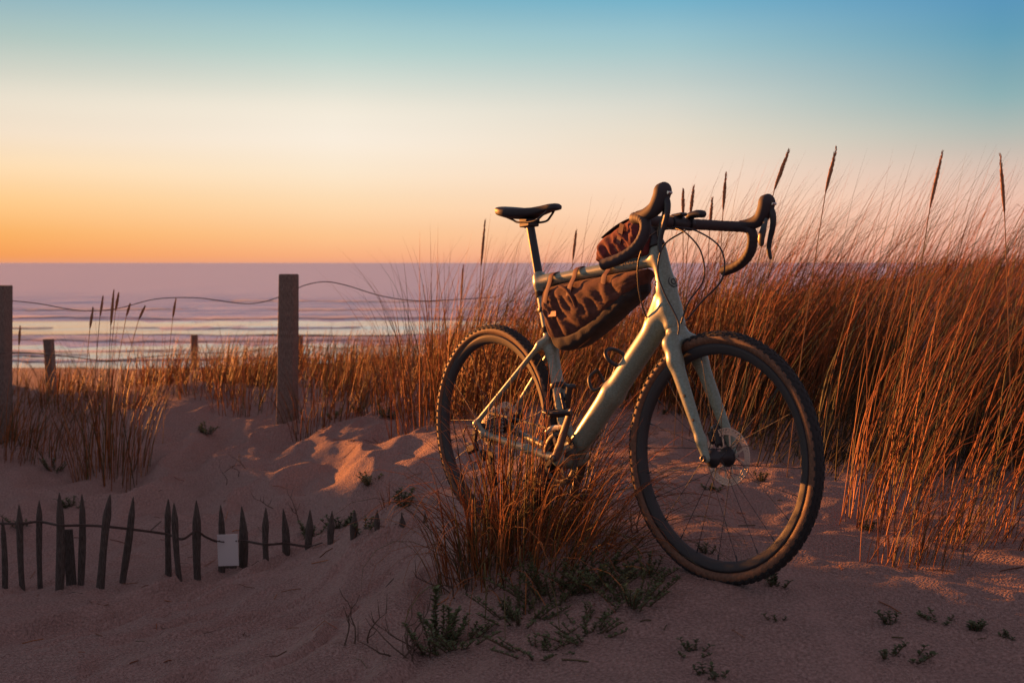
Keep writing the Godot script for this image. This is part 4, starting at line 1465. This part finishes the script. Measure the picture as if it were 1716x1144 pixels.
func make_posts() -> void:
	post("tallest square grey wooden post, left of the bicycle, carrying the wire", Vector2(469, 459), Vector2(498, 459), Vector2(463, 715), Vector2(498, 715), 8.35)
	post("thick wooden post cut off by the left edge of the photo", Vector2(-14, 478), Vector2(16, 478), Vector2(-16, 650), Vector2(13, 650), 8.4)
	post("leaning wooden post against the beach beside the left tuft of seed heads", Vector2(73, 568), Vector2(88, 568), Vector2(80, 662), Vector2(96, 662), 12.4)
	post("short far post standing in grass between the left tuft and the tallest post", Vector2(319, 561), Vector2(331, 561), Vector2(319, 612), Vector2(331, 612), 14.0, true)
	post("short far post just right of the tallest post", Vector2(496, 562), Vector2(507, 562), Vector2(496, 615), Vector2(507, 615), 14.4)
	for q in [["sagging upper fence wire between the two thick posts and the grass by the bicycle", [[-20, 508, 8.65], [2, 503, 8.63], [60, 508, 8.60], [110, 517, 8.55], [150, 521, 8.52], [200, 516, 8.50], [260, 501, 8.45], [330, 499, 8.40], [400, 508, 8.35], [440, 506, 8.33], [483, 491, 8.32], [510, 478, 8.40], [545, 472, 8.50], [580, 478, 8.60], [640, 496, 8.70], [700, 504, 8.80], [760, 502, 8.80], [830, 498, 8.80]], 0.0032],
		["lower fence wire crossing in front of the sea behind the tallest post", [[-20, 592, 7.9], [60, 592, 9.4], [120, 598, 11.0], [180, 604, 12.0], [250, 598, 13.2], [325, 592, 13.9], [400, 590, 14.2], [500, 580, 14.3], [560, 584, 14.0], [620, 580, 13.6], [690, 577, 13.0], [740, 588, 12.6], [800, 600, 12.4]], 0.0045]]:
		var pts := []
		var at := px(q[1][0][0], q[1][0][1], q[1][0][2])
		for p in q[1]:
			pts.append(px(p[0], p[1], p[2]) - at)
		var s := Shape.new()
		s.tube(curve(pts, 6), q[2], 6)
		var o := obj("fence_wire", s, M.wire)
		o.position = at
		tag(o, q[0], "wire")

# ---------------------------------------------------------------- the scene
func _ready() -> void:
	rng.seed = 20240611
	var cam := Camera3D.new()
	cam.name = "camera"
	add_child(cam)
	cam.rotation.x = -TILT
	cam.near = 0.05
	cam.far = 40000.0
	var lens := CameraAttributesPhysical.new()
	lens.frustum_focal_length = 43.87
	lens.frustum_focus_distance = 4.1
	lens.frustum_near = 0.05
	lens.frustum_far = 40000.0
	lens.exposure_aperture = 5.6
	cam.attributes = lens
	cam.fov = 30.5962
	cam.current = true
	var env := Environment.new()
	env.background_mode = Environment.BG_SKY
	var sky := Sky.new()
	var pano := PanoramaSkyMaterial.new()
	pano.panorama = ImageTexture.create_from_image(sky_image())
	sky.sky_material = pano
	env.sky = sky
	env.tonemap_mode = Environment.TONE_MAPPER_LINEAR
	env.tonemap_exposure = EXPOSURE
	env.sdfgi_enabled = true
	env.ssao_enabled = true
	env.ssil_enabled = true
	var we := WorldEnvironment.new()
	we.name = "environment"
	we.environment = env
	add_child(we)
	var sun := DirectionalLight3D.new()
	sun.name = "sun"
	sun.light_energy = 1.6
	sun.light_color = Color(1.0, 0.60, 0.28)
	sun.light_angular_distance = 0.8
	sun.shadow_enabled = true
	sun.rotation = Vector3(deg_to_rad(-SUN_UP), PI - deg_to_rad(SUN_AZ), 0)
	add_child(sun)

	n_big.frequency = 0.25
	n_big.seed = 3
	n_mid.frequency = 0.9
	n_mid.seed = 4
	n_mid.fractal_octaves = 3
	n_streak.frequency = 1.3
	n_streak.seed = 6
	n_streak.fractal_octaves = 3
	n_fine.frequency = 7.0
	n_fine.seed = 7
	n_fine.fractal_octaves = 3
	make_materials()

	# ground and sea
	solve_ground()
	var xs := lines(-2.4, 2.2, 0.018, -60.0, 60.0, 1.05)
	var ds := lines(2.5, 7.5, 0.022, -12.0, 110.0, 1.03)
	tag(obj("sand_ground", sheet(xs, ds, height), M.sand), "wind-blown sand of the dune and beach", "", "", "structure")
	var sx := lines(-70.0, 70.0, 1.2, -16000.0, 16000.0, 1.12)
	var sds := lines(66.0, 215.0, 0.45, 60.0, 26000.0, 1.08)
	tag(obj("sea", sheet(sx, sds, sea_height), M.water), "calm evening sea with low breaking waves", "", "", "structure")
	for q in [[-80.0, 70.0, 91.0, "glassy shallow water washing over the wet sand"], [-120.0, 104.0, 128.0, "pale smooth band of water between the breakers"]]:
		var shallow := Shape.new()
		var strips := []
		for a in 121:
			var x: float = q[0] + a * -q[0] / 60.0
			var d0: float = q[1] + n_mid.get_noise_2d(x * 0.12, q[1]) * 2.5 + x * 0.04
			var d1: float = q[2] + n_mid.get_noise_2d(x * 0.15, q[2]) * 5.0 + x * 0.05
			var ring := PackedVector3Array()
			for b in 13:
				var d := lerpf(d0, maxf(d1, d0 + 1.0), b / 12.0)
				ring.append(Vector3(x, maxf(sea_height(x, d), SEA_Y) + 0.05, -d))
			strips.append(ring)
		shallow.loft(strips, false, false, false, false)
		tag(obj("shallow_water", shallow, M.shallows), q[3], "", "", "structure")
	var foam := Shape.new()
	for k in BREAKERS + [[75.0, 1.0, 0.5, 0.05], [79.0, 1.0, 0.5, 0.05]]:
		for part in 46:
			var x0 := rng.randf_range(-60, 60)
			var wid := rng.randf_range(6.0, 24.0)
			if n_big.get_noise_2d(x0 * 0.09 + k[0] * 3.0, k[0]) < -0.12:
				continue
			var rings := []
			for q in 13:
				var x := x0 + (q / 12.0 - 0.5) * wid
				var bend := n_big.get_noise_2d(x * 0.03 + 50.0, 3.0) * 9.0 + x * 0.05
				var dm: float = k[0] + bend * k[2] - k[1] * 0.35 + n_mid.get_noise_2d(x, k[0]) * 0.9
				var h: float = (0.3 + 1.0 * k[1] * absf(n_mid.get_noise_2d(x * 1.4, k[0] + 9.0))) * sin(PI * (q + 0.02) / 12.04)
				var ring := PackedVector3Array()
				for e in [-1.0, 0.0, 1.0]:
					ring.append(Vector3(x, sea_height(x, dm + e * h) + 0.07 + (0.06 if e == 0.0 else 0.0), -dm - e * h))
				rings.append(ring)
			foam.loft(rings, false, false, false, false)
	tag(obj("sea_foam", foam, M.foam), "white foam on the breaking waves near the beach", "foam", "", "stuff")

	# the bicycle and what it carries
	make_bike()
	make_bags()
	make_posts()
	make_fence()

	# grass in masses
	field("marram_grass", "tall dense marram grass on the bank right of the bicycle", 3300, func(x, d): return smoothstep(0.0, 0.5, x - lerpf(1.25, 0.6, clampf((d - 4.9) / 2.2, 0, 1))) * smoothstep(4.75, 5.3, d) * clampf(n_big.get_noise_2d(x * 5.0, d * 5.0) * 2.2 + 0.35, 0.03, 1.0), Rect2(0.5, 4.7, 3.6, 3.4), 0.7, 1.85, 0.5, Vector2(1.2, 0.0), 0.0058, 11, 0.2)
	field("marram_grass", "low dark green leaves round the foot of the right bank, darkened further to stand for shade", 4800, func(x, d): return smoothstep(0.0, 0.4, x - lerpf(1.2, 0.7, clampf((d - 4.9) / 2.2, 0, 1))) * smoothstep(4.7, 5.1, d), Rect2(0.6, 4.7, 3.4, 3.6), 0.2, 0.62, 0.9, Vector2(0.5, 0.0), 0.005, 6, 0.3, Color(0.055, 0.048, 0.026, 0.9))  # the dark tone puts the shade at the bank's foot into the leaf colour
	field("marram_grass", "marram grass standing behind the bicycle frame", 2900, func(x, d): return smoothstep(7.0, 7.6, d + x * 0.3) * smoothstep(-0.75, -0.35, x), Rect2(-0.75, 6.9, 2.9, 2.6), 0.5, 1.3, 0.45, Vector2(0.7, 0.0), 0.0062, 8, 0.2)
	field("marram_grass", "short sunlit grass along the dune crest left of the bicycle", 4200, func(x, d): return smoothstep(9.2, 10.5, d + n_big.get_noise_2d(x * 2.0, 1.0) * 1.5) * smoothstep(-3.6, -2.4, x), Rect2(-4.0, 9.0, 4.6, 5.4), 0.2, 0.55, 0.35, Vector2(0.4, 0), 0.006, 5, 0.3)
	field("marram_grass", "far sunlit grass covering the high dune on the right", 8000, func(_x, _d): return 1.0, Rect2(0.6, 9.2, 10.0, 8.0), 0.18, 0.42, 0.45, Vector2(0.8, 0), 0.007, 5, 0.4)
	field("marram_grass", "sparse grass and stubble on the dune crest behind the left tuft", 450, func(x, d): return smoothstep(9.8, 11.0, d), Rect2(-6.2, 9.6, 3.4, 4.6), 0.2, 0.5, 0.4, Vector2(0.3, 0), 0.006, 5)
	field("marram_grass", "low grass on the ridge beyond the left edge", 2400, func(_x, _d): return 1.0, Rect2(-9.5, 8.2, 4.2, 4.2), 0.12, 0.34, 0.5, Vector2(0.4, 0), 0.006, 5)
	field("marram_grass", "dark trampled grass round the foot of the left tuft and post", 1300, func(x, d): return smoothstep(7.3, 7.8, d) * smoothstep(-2.3, -2.9, x), Rect2(-5.0, 7.2, 3.0, 2.8), 0.1, 0.35, 0.9, Vector2(0.2, 0), 0.005, 5, 0.3)

	# tufts one can tell apart
	tuft("grass tuft growing in front of the bicycle between its wheels, arching over the sand", 885, 885, 4.0, 300, 0.24, 0.30, 0.72, 0.9, Vector2(0.35, -0.1), 2.1)
	tuft("low drooping grass spilling down the sand below the arching tuft", 905, 950, 3.75, 210, 0.26, 0.30, 0.68, 1.3, Vector2(0.6, -0.5), 2.0)
	tuft("thin upright grass tuft rising through the bicycle's rear wheel", 895, 850, 4.15, 100, 0.16, 0.45, 0.85, 0.4, Vector2(0.5, 0), 0.5)
	tuft("dark grass tuft left of the arching one, leaning over the sand slope", 795, 930, 3.75, 80, 0.12, 0.20, 0.48, 0.5, Vector2(-0.3, 0), 0.9)
	tuft("tall grass tuft with seed heads standing in the sand on the left", 185, 775, 7.4, 120, 0.22, 0.55, 1.0, 0.3, Vector2(0.15, 0), 0.4, 0.005)
	tuft("grass tuft at the left edge beside the cut-off post", 15, 730, 7.8, 220, 0.45, 0.2, 0.6, 0.4, Vector2(0.4, 0), 0.6, 0.005)
	tuft("tall lit grass tuft just left of the rear wheel", 745, 700, 7.4, 230, 0.34, 0.5, 1.25, 0.35, Vector2(0.25, 0), 0.5, 0.0048)
	tuft("loose arching grass tuft in the sand at the lower right", 1530, 1000, 3.75, 60, 0.16, 0.25, 0.6, 0.6, Vector2(1.2, 0), 1.5)
	tuft("tall grass tuft at the front of the right bank beside the front wheel", 1480, 905, 4.35, 80, 0.16, 0.6, 1.2, 0.45, Vector2(1.3, 0), 0.5)
	tuft("grass tuft at the right edge bending far to the right", 1690, 930, 4.1, 60, 0.22, 0.5, 0.95, 0.6, Vector2(1.3, 0), 0.9)
	tuft("slender grass tuft in the sand between the two lower right clumps", 1600, 960, 4.0, 30, 0.08, 0.4, 0.9, 0.6, Vector2(1.3, 0), 0.5)
	tuft("few thin sprouts of grass in the lit sand patch", 655, 790, 5.9, 14, 0.05, 0.10, 0.2, 0.3, Vector2(0.1, 0))
	for q in [[420, 712, 9.0, "rust-red grass tuft just left of the tallest post"], [545, 728, 8.2, "low grass tuft just right of the foot of the tallest post"], [345, 690, 9.6, "rust-red grass tuft midway between the left tuft and the tallest post"], [268, 668, 10.2, "grass tuft on the mound right of the left tuft"], [590, 690, 9.4, "grass tuft between the tallest post and the rear wheel"], [660, 715, 8.2, "grass tuft nearest left of the tall lit tuft"], [395, 660, 10.6, "grass tuft beneath the wire left of the tallest post"], [110, 700, 9.6, "lit grass tuft at the foot of the leaning post"], [690, 660, 9.8, "taller grass tuft on the crest left of the lit tuft"]]:
		tuft(q[3], q[0], q[1], q[2], 90, 0.28, 0.18, 0.62, 0.45, Vector2(0.3, 0), 0.8, 0.0055)

	for q in [[1323, 250, 1298, 318, 5.0, "leaning seed head left of the straight tall one above the right bank"], [1402, 248, 1384, 322, 5.1, "straight tall seed head above the handlebar's right end"], [1580, 255, 1559, 348, 5.0, "long seed head over the right bank, third from the right edge"], [1677, 260, 1684, 356, 4.9, "dark seed head nearest to the right edge"], [1217, 291, 1212, 352, 5.6, "seed head rising behind the middle of the handlebar"], [1163, 312, 1157, 360, 6.0, "right one of two close seed heads behind the brake hood"], [1145, 318, 1145, 362, 6.0, "left one of two close seed heads behind the brake hood"], [1194, 332, 1190, 380, 6.2, "faint seed head low behind the handlebar"],
		[813, 368, 806, 446, 7.3, "tall seed head left of the seatpost"], [966, 385, 960, 436, 7.0, "seed head right of the seatpost"], [776, 445, 772, 505, 7.5, "seed head at the left side of the lit tuft"],
		[190, 487, 185, 545, 7.4, "tallest seed head of the left tuft"], [172, 497, 167, 530, 7.4, "seed head left of the tallest one in the left tuft"], [155, 517, 150, 550, 7.4, "leftmost seed head of the left tuft"], [198, 492, 193, 520, 7.5, "seed head right of the tallest one in the left tuft"], [217, 510, 211, 530, 7.5, "small leaning seed head of the left tuft"], [242, 514, 232, 535, 7.5, "outermost right seed head of the left tuft"], [294, 502, 289, 532, 7.9, "lone seed head between the left tuft and the tallest post"], [33, 547, 31, 578, 8.4, "lone seed head by the cut-off left post"]]:
		seed_stalk(q[5], Vector2(q[0], q[1]), Vector2(q[2], q[3]), q[4], rng.randf_range(0.0075, 0.0105))

	# leafy plants
	var green := Color(0.10, 0.135, 0.05)
	for q in [[1000, 985, 9, 0.13, 0.22, "green spurge plant in the middle of the clump, just right of the arching grass"], [1060, 1010, 8, 0.12, 0.2, "green spurge plant forming the right end of the clump before the bicycle"], [930, 1000, 10, 0.14, 0.22, "tallest green spurge plant, directly under the arching grass tuft"], [870, 1040, 8, 0.10, 0.2, "green spurge plant at the lower left foot of the arching grass"], [985, 1060, 7, 0.08, 0.2, "low green spurge plant at the lower middle edge of the clump"], [770, 1080, 7, 0.10, 0.18, "green spurge plant between the tall single stem and the clump"], [1085, 965, 6, 0.09, 0.16, "small green spurge plant closest to the front tyre's left side"], [900, 1090, 6, 0.07, 0.18, "lowest green spurge plant of the clump, on bare sand near the bottom edge"]]:
		leafy("leafy_plant", q[5], "plant", spot(q[0], q[1]), q[2] * 3, q[3] * 0.62, q[4] * 0.85, 0.013, green * 0.9, "green plants round the grass before the bicycle", 0.6)
	leafy("leafy_plant", "tall single spurge stem with whorled leaves left of the clump", "plant", spot(728, 1075), 2, 0.24, 0.03, 0.018, green * 1.1, "", 0.95)
	leafy("leafy_plant", "bushy spurge plant at the foot of the tall single stem", "plant", spot(735, 1090), 14, 0.11, 0.10, 0.016, green, "", 0.6)
	for q in [[1460, 888, "leafy plant in front of the right bank, wide and low"], [1580, 1045, "round leafy plant at lower right under an arching blade"], [1495, 1052, "leafy plant at lower right left of the round one"], [1632, 1055, "leafy plant at lower right right of the round one"], [1695, 1075, "leafy plant at the lower right edge"], [1485, 1105, "small leafy sprig near the bottom right"], [1532, 1104, "leafy sprig near the bottom right beside a smaller one"], [1162, 1098, "leafy sprig near the bottom edge below the front wheel"], [1187, 1134, "leafy sprig cut by the bottom edge"], [1305, 985, "leafy sprig just right below the front wheel"], [1303, 1040, "upright leafy sprig in the sand below the front wheel's right"], [1112, 975, "leafy plant left of the front wheel's lowest point"], [1185, 930, "leafy plant seen low through the front wheel"], [1275, 806, "leafy sprig seen through the front wheel right of the hub"], [1190, 822, "leafy sprig seen through the front wheel below the hub"], [1110, 695, "leafy plant behind the front tyre's left side"], [1270, 720, "dark leafy plant seen through the upper front wheel"]]:
		leafy("sand_sprig", q[2], "plant", spot(q[0], q[1]), rng.randi_range(3, 8), rng.randf_range(0.02, 0.042), rng.randf_range(0.03, 0.06), rng.randf_range(0.011, 0.018), green * rng.randf_range(0.55, 0.8), "small green plants on the sand", 0.55)
	for q in [[568, 885, "green leafy plant between the pales near the fence's right end"], [520, 900, "leafy sprig at a pale left of the green plant"], [610, 890, "low leafy plant at the fence's right end"], [618, 808, "dark leafy sprig on the lit sand patch"], [675, 850, "small dark leafy sprig at the last pales"], [30, 880, "dark bushy plant behind the fence's left end"], [120, 850, "dark plant behind the pointed pales on the left"], [90, 790, "upright green plant in the sand behind the left pales"], [345, 725, "green sprig on the sand right of the left tuft"], [560, 700, "yellow-green plant right of the tallest post's foot"], [600, 690, "second yellow-green plant farther right of the tallest post"], [650, 700, "yellow-green plant beside the grass left of the rear wheel"]]:
		leafy("sand_sprig", q[2], "plant", spot(q[0], q[1]), rng.randi_range(6, 12), rng.randf_range(0.05, 0.08), 0.09, rng.randf_range(0.015, 0.022), green * rng.randf_range(0.7, 1.0), "green plants on the sand left of the bicycle", 0.6)
	for q in [[700, 1100, "tangle of dead twigs at the bottom left of the clump"], [612, 1085, "lone dead stem on the sand slope"], [790, 990, "dead twigs under the grass left of the rear wheel"], [1470, 860, "dead twigs at the foot of the right bank"], [395, 800, "dead plant behind the fence"], [480, 870, "thin dead stems by the pale right of the sign"], [1090, 900, "dead twigs beside the front tyre"]]:
		twigs(q[2], spot(q[0], q[1]), 9 if q[0] in [700, 790] else 3, 0.16, 0.18)
	var straw_bits := Shape.new()
	for k in 240:
		var x := rng.randf_range(-2.2, 2.0)
		var dd := rng.randf_range(2.7, 8.0)
		var g := ground(x, dd)
		var a := rng.randf() * TAU
		var half := Vector3(cos(a), 0, sin(a)) * rng.randf_range(0.008, 0.05)
		var b0 := ground(x - half.x, dd + half.z) + Vector3(0, 0.002, 0)
		var b1 := ground(x + half.x, dd - half.z) + Vector3(0, 0.003, 0)
		var from := straw_bits.v.size()
		straw_bits.tube([b0, g + Vector3(0, 0.004, 0), b1], rng.randf_range(0.0008, 0.0019), 4)
		straw_bits.paint(from, straw() * rng.randf_range(0.3, 0.9))
	tag(obj("straw_litter", straw_bits, M.seed), "bits of broken straw strewn over the sand", "straw", "", "stuff")
